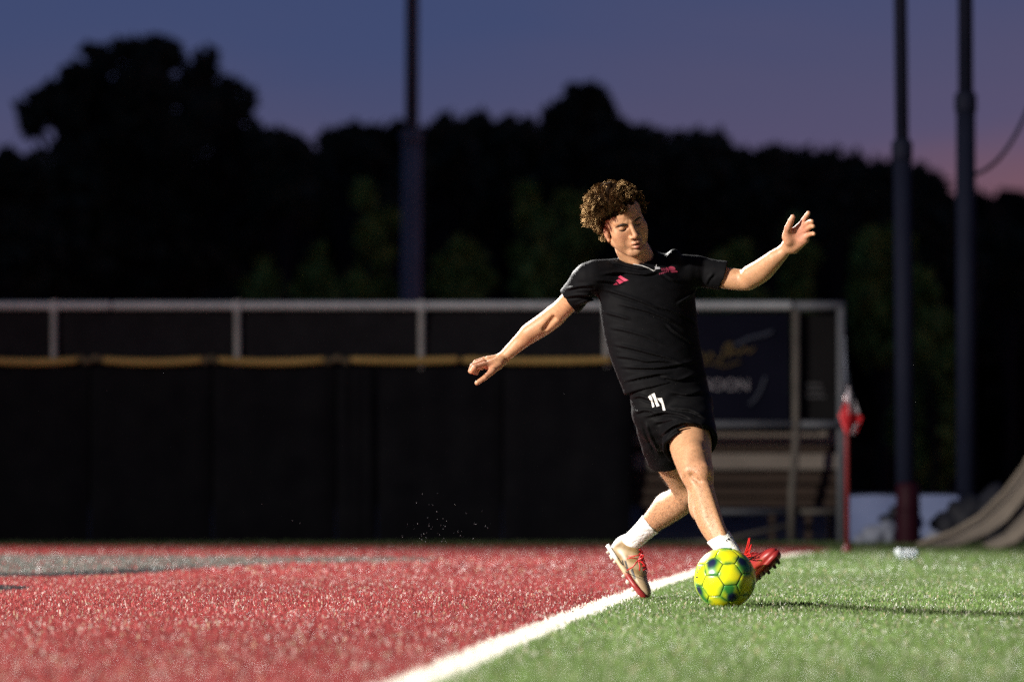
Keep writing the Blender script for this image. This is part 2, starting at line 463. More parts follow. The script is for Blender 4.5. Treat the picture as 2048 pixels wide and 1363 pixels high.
# wooden spectator seats seen through the bay
wood = noisy_mat('weathered_pale_planks', (0.20, 0.172, 0.15), (0.27, 0.235, 0.205), 3, 0.8, 0.2, 0.3, 30, stretch=(1, 6, 6))
wood_dk = noisy_mat('brown_stained_planks', (0.045, 0.032, 0.026), (0.07, 0.048, 0.037), 3, 0.85, 0.2, 0.3, 30, stretch=(1, 6, 6))
ble = thing('bleacher', 'low wooden spectator bleacher behind the open fence bay', 'bleacher', (gx(1460), FY + 0.2, 0))
BY = FY + 0.2
def plank(y0, y1, pyt, pyb, mat, name, px0=1266, px1=1676):
    D = BY
    bm = bmesh.new(); add_box(bm, (wx(px0, D), y0, wz(pyb, D)), (wx(px1, D), y1, wz(pyt, D)))
    bm_obj(name, bm, mat, ble, bevel=0.008)
plank(BY, BY + 0.04, 862, 888, wood, 'seat_plank'); plank(BY + .012, BY + .04, 891, 903, wood_dk, 'seat_plank')
plank(BY - .03, BY + .01, 906, 938, wood, 'seat_plank')
plank(BY - .05, BY - .01, 945, 967, wood_dk, 'foot_plank'); plank(BY - .08, BY - .04, 972, 992, wood_dk, 'foot_plank')
plank(BY - .10, BY - .07, 996, 1012, wood_dk, 'foot_plank')
for px in (1290, 1420, 1545, 1618, 1662):
    bm = bmesh.new(); add_box(bm, (wx(px - 6, BY), BY + 0.052, 0), (wx(px + 6, BY), BY + 0.12, wz(870, BY)))
    bm_obj('support_post', bm, wood_dk, ble, bevel=0.006)

# ---------------------------------------------------------------- corner flag
FD = 37.6
flagt = thing('corner_flag', 'red and white corner flag on a thin red pole', 'flag', P(1695, 1105, FD) * np.array([1, 1, 0]))
red_paint = noisy_mat('red_pole_paint', (0.13, 0.008, 0.013), (0.17, 0.012, 0.017), 6, 0.5)
fx, fz = wx(1695, FD), lambda q: wz(q, FD)
tube('pole', [(fx, FD, 0), (fx - .003, FD, fz(865)), (wx(1693, FD), FD, fz(790))], 0.016, red_paint, flagt, 10)
bm = bmesh.new()
bmesh.ops.create_cone(bm, cap_ends=True, segments=14, radius1=0.045, radius2=0.02, depth=0.06)
bmesh.ops.translate(bm, verts=bm.verts, vec=(fx, FD, 0.03)); bm_obj('base', bm, red_paint, flagt)
def flag_patch(name, left, right, mat):
    L = np.array(left, float); Rr = np.array(right, float); V = []; F = []
    nu, nv = 8, 14
    tl = np.linspace(0, 1, len(L)); tr = np.linspace(0, 1, len(Rr))
    for j in range(nv + 1):
        t = j / nv
        a = np.array([np.interp(t, tl, L[:, k]) for k in (0, 1)]); b = np.array([np.interp(t, tr, Rr[:, k]) for k in (0, 1)])
        for i in range(nu + 1):
            u = i / nu; q = a + (b - a) * u
            d = FD - 0.03 + 0.03 * math.sin(u * 8 + t * 3)
            V.append(tuple(P(q[0], q[1], d)))
            if i and j:
                k = len(V) - 1; F.append((k - nu - 2, k - nu - 1, k, k - 1))
    me = bpy.data.meshes.new(name); me.from_pydata(V, [], F); me.update()
    o = link(name, me, mat, flagt, True); s = o.modifiers.new('s', 'SOLIDIFY'); s.thickness = 0.003
    return o
flag_white = new_mat('white_flag_cloth', (0.22, 0.21, 0.24), 0.8, 0.2)
flag_red = new_mat('red_flag_cloth', (0.30, 0.009, 0.015), 0.8, 0.2)
flag_blue = new_mat('slate_flag_cloth', (0.025, 0.031, 0.05), 0.8, 0.2)
flag_patch('flag_cloth_blue', [(1689, 672), (1692, 770)], [(1692, 672), (1700, 770)], flag_blue)
flag_patch('flag_cloth_white', [(1693, 771), (1690, 800), (1692, 828)], [(1700, 771), (1713, 805), (1719, 826)], flag_white)
flag_patch('flag_cloth_red', [(1690, 797), (1678, 830), (1692, 868)], [(1700, 812), (1726, 834), (1712, 866)], flag_red)
flag_patch('flag_tip_white', [(1706, 850), (1700, 866)], [(1722, 842), (1708, 868)], flag_white)

# ---------------------------------------------------------------- light poles
pole_blue = noisy_mat('dark_painted_pole', (0.0085, 0.0110, 0.026), (0.0125, 0.016, 0.034), 2, 0.7, 0.15)
pole_lifted = noisy_mat('light_lifted_pole_paint', (0.22, 0.215, 0.20), (0.27, 0.265, 0.25), 2, 0.7, 0.2)  # paler copy of the pole paint, making up for floodlight missing there
def light_pole(label, D, xb, xt, yb, ystep, r1, r2, pole_blue=pole_blue):
    b = P(xb, 976, D); top = P(xt, -700, D); st = P(xb + (xt - xb) * 0.42, ystep, D)
    t = thing('light_pole', label, 'pole', (b[0], D, 0), 'tall dark poles behind the fence')
    base = np.array([b[0], D, 0.0])
    tube('lower_shaft', [base, base * .5 + st * .5, st], [r1 * 1.03, r1, r1 * .97], pole_blue, t, 18)
    tube('joint_collar', [st - [0, 0, .12], st - [0, 0, .1], st + [0, 0, .02], st + [0, 0, .05]], [r1 * 1.0, r1 * 1.12, r1 * 1.12, r2], pole_blue, t, 18)
    tube('upper_shaft', [st + [0, 0, .05], st * .5 + top * .5, top], [r2, r2 * .97, r2 * .9], pole_blue, t, 16)
    return t
light_pole('tall dark pole rising behind the fence left of the player', 72, 821, 827, 1000, 268, 0.132, 0.088, pole_lifted)
lp = light_pole('tall dark pole with a maroon pad round its foot', 43.6, 1812, 1793, 1090, 290, 0.072, 0.052)
maroon = noisy_mat('maroon_vinyl_pad', (0.020, 0.0026, 0.0075), (0.030, 0.004, 0.011), 5, 0.6, 0.15, 0.2, 20)
b = P(1816, 976, 43.5)
tube('foot_pad', [(b[0], 43.5, 0.0), (b[0], 43.5, 0.02), (b[0], 43.5, .3), (b[0], 43.5, wz(972, 43.5)), (b[0], 43.5, wz(964, 43.5))], [0.088, 0.093, 0.092, 0.09, 0.07], maroon, lp, 20)
tube('pad_strap', [(b[0], 43.5, wz(1020, 43.5)), (b[0], 43.5, wz(1014, 43.5))], [0.095, 0.095], maroon, lp, 20)
light_pole('tall dark pole nearest the right edge of the picture', 44.6, 1933, 1929, 1090, 195, 0.078, 0.060)
cab = []
for t in np.linspace(0, 1, 20):
    cab.append(P(1936 + 190 * t, 352 - 40 * t - 330 * t ** 2.4, 44.6))
tag(tube('sagging_cable', cab, 0.015, pole_blue, None, 8), 'dark cable sagging up from the right pole out of frame', 'cable')

# ---------------------------------------------------------------- clutter at the right
wboard = noisy_mat('blue_white_tarpaulin', (0.17, 0.22, 0.42), (0.23, 0.28, 0.48), 3, 0.7, 0.3)
tarp = thing('pale_tarpaulin', 'pale blue tarpaulin screen standing behind the maroon padded pole', 'tarpaulin', (wx(1800, 44.3), 44.3, 0))
for a, b_ in ((1697, 1792), (1794, 1925)):
    D = 44.3
    sheet('tarpaulin_sheet', wx(a, D), wx(b_, D), 0.02, wz(987, D), D, wboard, tarp, 12, 8, 0.012)
bm = bmesh.new(); add_box(bm, (wx(1694, 44.3), 44.28, wz(988, 44.3)), (wx(1930, 44.3), 44.34, wz(984, 44.3)))
bm_obj('top_batten', bm, pole_blue, tarp, bevel=0.004)
def lump(name, label, cat, lobes, mat, D):
    bm = bmesh.new()
    for (px, py, rx, ry) in lobes:
        r = bmesh.ops.create_icosphere(bm, subdivisions=3, radius=1.0)
        c = P(px, py, D); s = D / FPX
        for v in r['verts']:
            nn = 1 + 0.12 * math.sin(v.co.x * 5 + px) * math.cos(v.co.z * 4 + py) + 0.07 * math.sin(v.co.y * 9 + px)
            v.co = Vector(c) + Vector((v.co.x * rx * s, v.co.y * rx * s, v.co.z * ry * s)) * nn
            v.co.z = max(v.co.z, 0.003)
    return tag(bm_obj(name, bm, mat, None, True), label, cat)
bagw = noisy_mat('off_white_sack_cloth', (0.20, 0.225, 0.30), (0.27, 0.29, 0.36), 6, 0.9, 0.2, 0.4, 20)
bagd = noisy_mat('black_bag_nylon', (0.010, 0.011, 0.018), (0.018, 0.019, 0.028), 6, 0.7, 0.3, 0.4, 20)
lump('white_sack', 'white sack slumped at the foot of the tarpaulin left of the maroon pad', 'sack', [(1752, 1072, 28, 24), (1775, 1066, 20, 28), (1722, 1082, 16, 16)], bagw, 43.9)
lump('white_sack', 'small white sack between the maroon pad and the beige net', 'sack', [(1872, 1080, 22, 20), (1858, 1086, 16, 14)], bagw, 43.0)
lump('equipment_bag', 'bulky black equipment bag heaped in front of the pale tarpaulin', 'bag', [(1900, 1055, 34, 38), (1935, 1040, 44, 50), (1875, 1046, 16, 14), (1990, 1030, 50, 60)], bagd, 43.7)
lump('equipment_bag', 'small dark bag leaning on the tarpaulin beside the maroon pad', 'bag', [(1776, 1036, 20, 10), (1792, 1024, 14, 14)], bagd, 44.1)

net_mat = noisy_mat('beige_net_cloth', (0.17, 0.145, 0.12), (0.24, 0.205, 0.17), 5, 0.85, 0.2, 0.5, 60, stretch=(1, 1, 1))
ND = 41.0
def net_sheet(name, up, lo, parent, d0, d1, fold):
    U = np.array(up, float); L = np.array(lo, float); nu, nv = 40, 10; V = []; F = []
    tu = np.linspace(0, 1, len(U)); tl = np.linspace(0, 1, len(L))
    for i in range(nu + 1):
        t = i / nu
        a = np.array([np.interp(t, tu, U[:, k]) for k in (0, 1)]); b = np.array([np.interp(t, tl, L[:, k]) for k in (0, 1)])
        for j in range(nv + 1):
            s = j / nv; q = a + (b - a) * s
            V.append(tuple(P(q[0], q[1], d0 + (d1 - d0) * s + fold * math.sin(s * 7 + t * 3))))
            if i and j:
                k = len(V) - 1; F.append((k - nv - 2, k - nv - 1, k, k - 1))
    me = bpy.data.meshes.new(name); me.from_pydata(V, [], F); me.update()
    o = link(name, me, net_mat, parent, True); sm = o.modifiers.new('s', 'SOLIDIFY'); sm.thickness = 0.01
    return o
netT = thing('draped_net', 'beige netting sweeping down to the turf at the right edge', 'net', (wx(1980, ND), ND, 0))
net_sheet('net_fold', [(2240, 560), (2120, 800), (2048, 935), (2010, 985), (1960, 1035), (1905, 1066), (1835, 1089)], [(2240, 700), (2120, 880), (2048, 1000), (2014, 1040), (1975, 1068), (1920, 1088), (1842, 1099)], netT, 41.2, 40.6, 0.05)
net_sheet('net_fold', [(2240, 730), (2120, 915), (2048, 1025), (2010, 1065), (1965, 1088)], [(2240, 930), (2120, 1010), (2060, 1060), (2030, 1086), (1985, 1098)], netT, 40.5, 40.1, 0.05)
tube('net_rope', [P(a, b_, 40.9) for a, b_ in ((2240, 556), (2120, 797), (2048, 931), (2010, 981), (1960, 1031), (1905, 1063), (1835, 1087))], 0.018, net_mat, netT, 8)
tube('net_rope', [P(a, b_, 40.0) for a, b_ in ((2240, 928), (2120, 1008), (2060, 1057), (2030, 1083), (1985, 1096))], 0.018, net_mat, netT, 8)

# crushed clear bottle on the turf
bd = 33.6
plastic = new_mat('clear_plastic', (0.9, 0.95, 1.0), 0.06, 0.5)
plastic.node_tree.nodes['Principled BSDF'].inputs['Transmission Weight'].default_value = 0.35
plastic.node_tree.nodes['Principled BSDF'].inputs['IOR'].default_value = 1.33
bot = thing('crushed_bottle', 'crushed clear plastic bottle lying on the green turf', 'bottle', (wx(1812, bd), bd, 0))
pts = []; rad = []
for t in np.linspace(0, 1, 22):
    pts.append(P(1796 + 34 * t, 1107 + 3 * t, bd + 0.04 * t) * np.array([1, 1, 0]) + np.array([0, 0, 0.042 + 0.006 * math.sin(t * 9)]))
    rad.append(0.03 + 0.006 * math.sin(t * 21) - 0.014 * max(0, t - .8) * 5 * 0.7)
tube('bottle_body', pts, rad, plastic, bot, 9)
capm = new_mat('pale_blue_cap', (0.25, 0.5, 0.6), 0.4)
tube('cap', [np.array(pts[-1]) + [0.001, 0, 0], np.array(pts[-1]) + [0.016, 0.002, 0]], 0.016, capm, bot, 12)

# ---------------------------------------------------------------- trees
leaf_mat = attr_mat('dark_foliage', 0.75, 0.15)
bark = noisy_mat('dark_bark', (0.02, 0.017, 0.014), (0.035, 0.03, 0.024), 4, 0.9, 0.2)
def leaf_cloud(lobes, D, per, size, col, depth=1.0):
    s = D / FPX; C = []
    for (px, py, rx, ry) in lobes:
        c = P(px, py, D + rng.normal(0, 1.0) * depth)
        k = int(per * (rx * ry) ** 0.5 * 0.02 * ((rx * ry) ** 0.5))
        d = rng.normal(0, 1, (k, 3)); d /= np.linalg.norm(d, axis=1)[:, None]
        r = rng.uniform(0, 1, k)[:, None] ** 0.45
        r *= 1 + 0.16 * np.sin(d[:, :1] * 6 + px) * np.cos(d[:, 2:] * 7 + py)
        C.append(c + d * r * np.array([rx * s, max(rx, ry) * s, ry * s]))
    C = np.concatenate(C); C = C[C[:, 2] > 0.1]; k = len(C)
    a = rng.normal(0, 1, (k, 3)); a /= np.linalg.norm(a, axis=1)[:, None]
    b = np.cross(a, rng.normal(0, 1, (k, 3))); b /= np.linalg.norm(b, axis=1)[:, None]
    sz = size * rng.uniform(0.5, 1.3, k)[:, None]
    V = np.stack([C - a * sz, C + b * sz * .55, C + a * sz, C - b * sz * .55], 1).reshape(-1, 3)
    cc = np.array(col) * rng.uniform(0.6, 1.4, k)[:, None] * np.array([1, 1, 1]) + rng.uniform(0, .006, (k, 3))
    return V, np.arange(4 * k).reshape(-1, 4), np.repeat(cc, 4, 0)
def tree(label, D, lobes, per=9, size=0.30, col=(0.050, 0.064, 0.034), name='broadleaf_tree', group='trees beyond the boundary fence', trunk=0.16):
    L = np.array(lobes, float); s = D / FPX
    cx = np.average(L[:, 0], weights=L[:, 2]); base = P(cx, 976, D); base[2] = 0
    t = thing(name, label, 'tree', base, group)
    V, F, C = leaf_cloud(lobes, D, per, size, col)
    link('crown', np_mesh('crown', V, F, C), leaf_mat, t)
    mid = P(cx, np.average(L[:, 1], weights=L[:, 2]) + 20, D)
    TV, TF = [], []
    def addt(pts, r):
        V, F = tube_arrays(pts, r, 8); o = sum(len(q) for q in TV); TV.append(V)
        for f in F: TF.append(tuple(int(i) + o for i in (f if f[0] != f[3] else f[:3])))
    addt([base, base * .6 + mid * .4 + [.12, 0, 0], mid], [trunk * 1.25, trunk, trunk * .6])
    for (px, py, rx, ry) in lobes:
        e = P(px, py, D); h = rng.uniform(.35, .8); st = base * (1 - h) + mid * h
        addt([st, st * .5 + e * .5 + [0, 0, -.1], e], [trunk * .45, trunk * .3, trunk * .1])
    me = bpy.data.meshes.new('trunk'); me.from_pydata([tuple(v) for v in np.concatenate(TV)], [], TF); me.update()
    link('trunk', me, bark, t, True)
    return t
def blob(x, y, r, n=5, low=None):
    """lobes of one crown: a ragged head and a body below it"""
    q = [(x, y, r, r)]
    for k in range(n):
        a = math.pi * (0.05 + 0.9 * k / (n - 1))
        q.append((x + math.cos(a) * r * .85, y - math.sin(a) * r * .62, r * random.uniform(.36, .5), r * random.uniform(.34, .5)))
    for k in range(7):
        a = random.uniform(.05, .95) * math.pi; rr = random.uniform(.12, .26) * r
        q.append((x + math.cos(a) * r * random.uniform(.95, 1.3), y - math.sin(a) * r * random.uniform(.9, 1.22), rr, rr * random.uniform(.8, 1.5)))
    q.append((x - r * .5, y + r * 1.1, r * .95, r)); q.append((x + r * .5, y + r * 1.2, r * .95, r))
    q.append((x, y + r * 2.3, r * 1.2, r * 1.1))
    return q
big = [(205, 215, 75, 70), (290, 190, 65, 75), (300, 130, 42, 45), (340, 108, 24, 34), (262, 108, 40, 30), (205, 118, 32, 30), (165, 160, 45, 40),
       (120, 190, 34, 30), (80, 210, 30, 30), (60, 245, 26, 28), (130, 235, 40, 34), (405, 145, 28, 38), (375, 165, 20, 30), (440, 190, 36, 40), (484, 212, 24, 22), (400, 240, 60, 55),
       (450, 260, 50, 45), (270, 270, 60, 36), (350, 290, 70, 60), (200, 320, 100, 80), (330, 390, 130, 90), (120, 380, 110, 80), (480, 340, 70, 70), (528, 285, 34, 30), (548, 272, 18, 16), (510, 255, 16, 18), (30, 345, 40, 34), (45, 215, 16, 14), (180, 100, 16, 14), (310, 88, 20, 16), (236, 92, 14, 12), (420, 112, 16, 14), (468, 170, 18, 14), (500, 190, 14, 14), (300, 510, 200, 110), (90, 500, 140, 100)]
tree('biggest spreading dark tree on the left with small sky gaps', 140, big, per=8, size=0.22, trunk=0.3)
tree('low dark tree at the left edge below the biggest crown', 134, blob(0, 390, 75), 8, 0.26)
specs = [(560, 318, 46, 'rounded dark tree just right of the biggest crown'), (520, 330, 52, 'dark tree crown tucked under the biggest tree'),
         (618, 345, 42, 'shortest dark tree in the dip of the treeline'), (705, 300, 50, 'dark tree crown just left of the left pole'),
         (790, 306, 50, 'dark tree crown directly behind the left pole'), (885, 300, 52, 'dark tree crown just right of the left pole'),
         (965, 290, 50, 'broad dark tree crown midway between left pole and the tall pointed tree'), (1045, 292, 48, 'dark tree leaning against the left of the tall pointed tree'),
         (1248, 300, 46, 'dark tree right of the tall pointed tree above the player'), (1325, 318, 42, 'low dark tree between two taller crowns above the player'),
         (1398, 316, 50, 'peaked dark tree crown above the player and his raised arm'), (1462, 345, 42, 'dark tree on the slope of the treeline above the raised arm'),
         (1525, 345, 44, 'rounded dark tree above the raised hand'), (1605, 356, 48, 'broad dark tree right of the raised hand'),
         (1668, 358, 46, 'dark tree just left of the padded pole'), (1765, 385, 50, 'dark tree crown behind the padded pole'),
         (1838, 415, 58, 'dark tree between the two right poles'), (1890, 490, 50, 'lowest dark tree beside the right pole with pink sky above'),
         (2010, 515, 56, 'dark tree at the right edge beneath the pink sky')]
for i, (x, y, r, lab) in enumerate(specs):
    tree(lab, 138 + (i * 7) % 26, blob(x, y, r), 9, 0.24)
tree('tallest pointed dark tree in the middle of the treeline', 150, [(1170, 210, 40, 40), (1182, 190, 30, 24), (1140, 225, 34, 28), (1205, 225, 28, 40), (1150, 190, 22, 20), (1110, 245, 30, 26), (1165, 270, 70, 60), (1225, 262, 34, 30), (1160, 350, 90, 80), (1160, 470, 110, 90)], 9, 0.24)
# the wood behind, one dark mass below the crowns
lob = [(x, 470 + 60 * math.sin(x * .021) + (70 if x > 1750 else 0), 110, 95) for x in range(-260, 2320, 70)] + [(x, 640, 120, 120) for x in range(-260, 2320, 80)] + [(x, 820, 120, 130) for x in range(-260, 2320, 90)] + [(x, 930, 120, 60) for x in range(-260, 2320, 90)]
V, F, C = leaf_cloud(lob, 172, 3.4, 0.75, (0.020, 0.026, 0.014), 3.0)
tag(link('far_woodland', np_mesh('far_woodland', V, F, C), leaf_mat), kind='stuff')
# young trees nearer the fence, their faint floodlight put into the leaf colour
young = [(752, 455, 38, 130, 'tall narrow pale green young tree left of the left pole'), (640, 545, 36, 60, 'short pale green bush behind the fence left of the left pole'),
         (522, 580, 34, 48, 'lowest pale green bush showing over the fence rail'), (922, 540, 42, 50, 'pale green bush just right of the left pole'),
         (1068, 430, 30, 90, 'slim green young tree left of the player'), (1145, 440, 38, 80, 'green young tree directly behind the player'),
         (1470, 560, 50, 60, 'dim green bush behind the raised forearm'), (1600, 540, 40, 90, 'dim green young tree below the raised hand'),
         (1770, 520, 60, 80, 'dim olive young tree behind the padded pole'), (1850, 660, 60, 120, 'dim olive bush between the two right poles')]
for i, (x, y, rx, ry, lab) in enumerate(young):
    D = 84 + (i * 5) % 14
    lb = [(x + random.uniform(-.3, .3) * rx, y + ry * .3, rx * .75, ry * .6), (x, y + ry * 1.6, rx * 1.2, ry * 1.1)]
    for k in range(11):
        u = random.random()
        lb.append((x + random.uniform(-1.1, 1.1) * rx * (.45 + .8 * u), y + ry * (1.9 * u - .85), rx * random.uniform(.22, .5), rx * random.uniform(.3, .75)))
    tree(lab, D, lb,
         11, 0.16, (0.24, 0.34, 0.06), 'young_tree', 'young trees behind the fence', 0.05)
# ---------------------------------------------------------------- small implicit-surface modeller (smooth unions, one continuous skin)
def smin(a, b, k):
    if k <= 0: return np.minimum(a, b)
    h = np.clip(0.5 + 0.5 * (b - a) / k, 0, 1)
    return b * (1 - h) + a * h - k * h * (1 - h)
def smax(a, b, k): return -smin(-a, -b, k)

class Cap:
    def __init__(s, a, b, ra, rb):
        s.a = np.array(a, float); s.b = np.array(b, float); s.ra = ra; s.rb = rb
        m = max(ra, rb); s.lo = np.minimum(s.a, s.b) - m; s.hi = np.maximum(s.a, s.b) + m
    def __call__(s, p):
        ab = s.b - s.a; t = np.clip((p - s.a) @ ab / (ab @ ab + 1e-12), 0, 1)
        return np.linalg.norm(p - s.a - t[..., None] * ab, axis=-1) - (s.ra + (s.rb - s.ra) * t)
class Ell:
    def __init__(s, c, r, R=None):
        s.c = np.array(c, float); s.r = np.array(r, float); s.R = None if R is None else np.array(R, float)
        m = s.r.max() if R is not None else s.r
        s.lo = s.c - m; s.hi = s.c + m
    def __call__(s, p):
        q = p - s.c
        if s.R is not None: q = q @ s.R          # columns of R = axes
        k0 = np.linalg.norm(q / s.r, axis=-1); k1 = np.linalg.norm(q / (s.r ** 2), axis=-1) + 1e-9
        return k0 * (k0 - 1.0) / k1
class Loft:
    """elliptical tube: stations (centre, side axis, rx, ry); the ry axis is perpendicular to the side axis and the path"""
    def __init__(s, c, side, rx, ry, n=4, grow=0.0):
        c = np.array(c, float); m = len(c)
        t = np.arange(m); tt = np.linspace(0, m - 1, (m - 1) * n + 1)
        def cr(v):
            v = np.array(v, float); vv = v.reshape(m, -1)
            e = np.vstack([2 * vv[0] - vv[1], vv, 2 * vv[-1] - vv[-2]])
            o = []
            for q in tt:
                i = min(int(q), m - 2); f = q - i
                p0, p1, p2, p3 = e[i], e[i + 1], e[i + 2], e[i + 3]
                o.append(0.5 * (2 * p1 + (p2 - p0) * f + (2 * p0 - 5 * p1 + 4 * p2 - p3) * f * f + (3 * p1 - p0 - 3 * p2 + p3) * f ** 3))
            return np.array(o)
        s.c = cr(c); s.side = cr(np.broadcast_to(np.array(side, float), (m, 3)))
        s.rx = cr(np.broadcast_to(np.array(rx, float), (m,)))[:, 0] + grow; s.ry = cr(np.broadcast_to(np.array(ry, float), (m,)))[:, 0] + grow
        mm = max(s.rx.max(), s.ry.max()); s.lo = s.c.min(0) - mm; s.hi = s.c.max(0) + mm
    def seg(s, i, p):
        a, b = s.c[i], s.c[i + 1]; ab = b - a; L2 = ab @ ab + 1e-12; L = math.sqrt(L2); ax = ab / L
        t = np.clip((p - a) @ ab / L2, 0, 1)
        q = p - a - t[..., None] * ab
        sd = s.side[i] * .5 + s.side[i + 1] * .5; sd = sd - ax * (sd @ ax); sd /= np.linalg.norm(sd); fw = np.cross(ax, sd)
        rx = s.rx[i] + (s.rx[i + 1] - s.rx[i]) * t; ry = s.ry[i] + (s.ry[i + 1] - s.ry[i]) * t
        u = q @ sd; v = q @ fw; w = q @ ax; rm = np.minimum(rx, ry)
        k0 = np.sqrt((u / rx) ** 2 + (v / ry) ** 2 + (w / rm) ** 2)
        k1 = np.sqrt((u / rx ** 2) ** 2 + (v / ry ** 2) ** 2 + (w / rm ** 2) ** 2) + 1e-9
        return k0 * (k0 - 1) / k1
    def __call__(s, p):
        best = np.full(p.shape[:-1], .3)
        grid = p.ndim == 4
        if grid: ax = [p[:, 0, 0, 0], p[0, :, 0, 1], p[0, 0, :, 2]]
        for i in range(len(s.c) - 1):
            sl = Ellipsis
            if grid:
                m = max(s.rx[i], s.rx[i + 1], s.ry[i], s.ry[i + 1]) + .035
                lo = np.minimum(s.c[i], s.c[i + 1]) - m; hi = np.maximum(s.c[i], s.c[i + 1]) + m
                sl = tuple(slice(np.searchsorted(ax[k], lo[k]), np.searchsorted(ax[k], hi[k])) for k in range(3))
                if any(q.stop <= q.start for q in sl): continue
            best[sl] = np.minimum(best[sl], s.seg(i, p[sl]))
        return best
class Group:
    def __init__(s, prims):
        s.prims = prims
        L = [p for op, p, k in prims if op == '+']
        s.lo = np.min([p.lo for p in L], 0); s.hi = np.max([p.hi for p in L], 0)
    def __call__(s, p):
        f = np.full(p.shape[:-1], .3)
        grid = p.ndim == 4
        for op, q, k in s.prims:
            sl = Ellipsis
            if grid and q.lo is not None:
                ax = [p[:, 0, 0, 0], p[0, :, 0, 1], p[0, 0, :, 2]]
                sl = tuple(slice(np.searchsorted(ax[j], q.lo[j] - k - .02), np.searchsorted(ax[j], q.hi[j] + k + .02)) for j in range(3))
                if any(w.stop <= w.start for w in sl): continue
            d = q(p[sl])
            if op == '+': f[sl] = smin(f[sl], d, k)
            elif op == '-': f[sl] = smax(f[sl], -d, k)
            else: f[sl] = smax(f[sl], d, k)
        return f
def front_depth(g, px, py, d0=20.5, d1=21.4):
    """distance at which the line of sight first meets the surface"""
    ds = np.arange(d0, d1, .004); pts = np.array([P(px, py, d) for d in ds]); f = g(pts)
    i = np.argmax(f < 0)
    return ds[i] if f[i] < 0 else None
class Plane:
    """inside = the side the normal points away from"""
    def __init__(s, o, n):
        s.o = np.array(o, float); s.n = np.array(n, float) / np.linalg.norm(n); s.lo = s.hi = None
    def __call__(s, p): return (p - s.o) @ s.n

def limits(prims, pad):
    L = [p for op, p, k in prims if op == '+']
    return np.min([p.lo for p in L], 0) - pad, np.max([p.hi for p in L], 0) + pad

def sdf_mesh(prims, res, lo=None, hi=None, disp=None, smooth=0):
    l, h = limits(prims, 4 * res)
    lo = l if lo is None else np.maximum(l, lo); hi = h if hi is None else np.minimum(h, hi)
    n = np.ceil((hi - lo) / res).astype(int) + 1
    ax = [lo[i] + res * np.arange(n[i]) for i in range(3)]
    f = np.full(n, 0.3, dtype=np.float32)
    for op, p, k in prims:
        if p.lo is None: sl = [slice(0, m) for m in n]
        else:
            mg = k + 5 * res
            i0 = np.clip(np.floor((p.lo - mg - lo) / res).astype(int), 0, n); i1 = np.clip(np.ceil((p.hi + mg - lo) / res).astype(int) + 1, 0, n)
            if np.any(i1 <= i0): continue
            sl = [slice(a, b) for a, b in zip(i0, i1)]
        g = np.stack(np.meshgrid(ax[0][sl[0]], ax[1][sl[1]], ax[2][sl[2]], indexing='ij'), -1)
        d = p(g); s = tuple(sl)
        if op == '+': f[s] = smin(f[s], d, k)
        elif op == '-': f[s] = smax(f[s], -d, k)
        else: f[s] = smax(f[s], d, k)          # '&'
    if disp is not None:
        near = np.argwhere(np.abs(f) < 0.03)
        pp = lo + near * res
        f[near[:, 0], near[:, 1], near[:, 2]] += disp(pp).astype(np.float32)
    # surface nets
    s = f < 0
    mn = np.zeros([m - 1 for m in n], dtype=np.int8)
    for dx in (0, 1):
        for dy in (0, 1):
            for dz in (0, 1):
                mn += s[dx:n[0] - 1 + dx, dy:n[1] - 1 + dy, dz:n[2] - 1 + dz]
    cells = np.argwhere((mn > 0) & (mn < 8))
    idx = np.full(mn.shape, -1, dtype=np.int64); idx[cells[:, 0], cells[:, 1], cells[:, 2]] = np.arange(len(cells))
    acc = np.zeros((len(cells), 3)); cnt = np.zeros(len(cells))
    corners = [(a, b, c) for a in (0, 1) for b in (0, 1) for c in (0, 1)]
    val = {c: f[cells[:, 0] + c[0], cells[:, 1] + c[1], cells[:, 2] + c[2]] for c in corners}
    for c in corners:
        for d in range(3):
            if c[d] == 0:
                c2 = list(c); c2[d] = 1; c2 = tuple(c2)
                a, b = val[c], val[c2]; m = (a < 0) != (b < 0)
                t = np.where(m, a / (a - b + 1e-20), 0)
                pt = np.array(c, float)[None] + 0 * acc
                pt[:, d] += t
                acc[m] += pt[m]; cnt[m] += 1
    V = lo + (cells + acc / cnt[:, None]) * res
    F = []
    for d in range(3):
        e = [slice(None)] * 3; e1 = [slice(None)] * 3
        e[d] = slice(0, n[d] - 1); e1[d] = slice(1, n[d])
        ch = np.argwhere(s[tuple(e)] != s[tuple(e1)])
        o1, o2 = (d + 1) % 3, (d + 2) % 3
        ok = (ch[:, o1] > 0) & (ch[:, o2] > 0) & (ch[:, o1] < n[o1] - 1) & (ch[:, o2] < n[o2] - 1)
        ch = ch[ok]
        def cell(a, b):
            q = ch.copy(); q[:, o1] -= a; q[:, o2] -= b
            return idx[q[:, 0], q[:, 1], q[:, 2]]
        quad = np.stack([cell(1, 1), cell(0, 1), cell(0, 0), cell(1, 0)], 1)
        ins = s[ch[:, 0], ch[:, 1], ch[:, 2]]
        quad[~ins] = quad[~ins][:, ::-1]
        F.append(quad)
    F = np.concatenate(F)
    F = F[(F >= 0).all(1)]
    for _ in range(smooth):
        a = np.zeros_like(V); c = np.zeros(len(V))
        for i in range(4):
            for j in (1, 3):
                np.add.at(a, F[:, i], V[F[:, (i + j) % 4]]); np.add.at(c, F[:, i], 1)
        ok = c > 0
        V[ok] = 0.5 * V[ok] + 0.5 * a[ok] / c[ok][:, None]
    return V, F

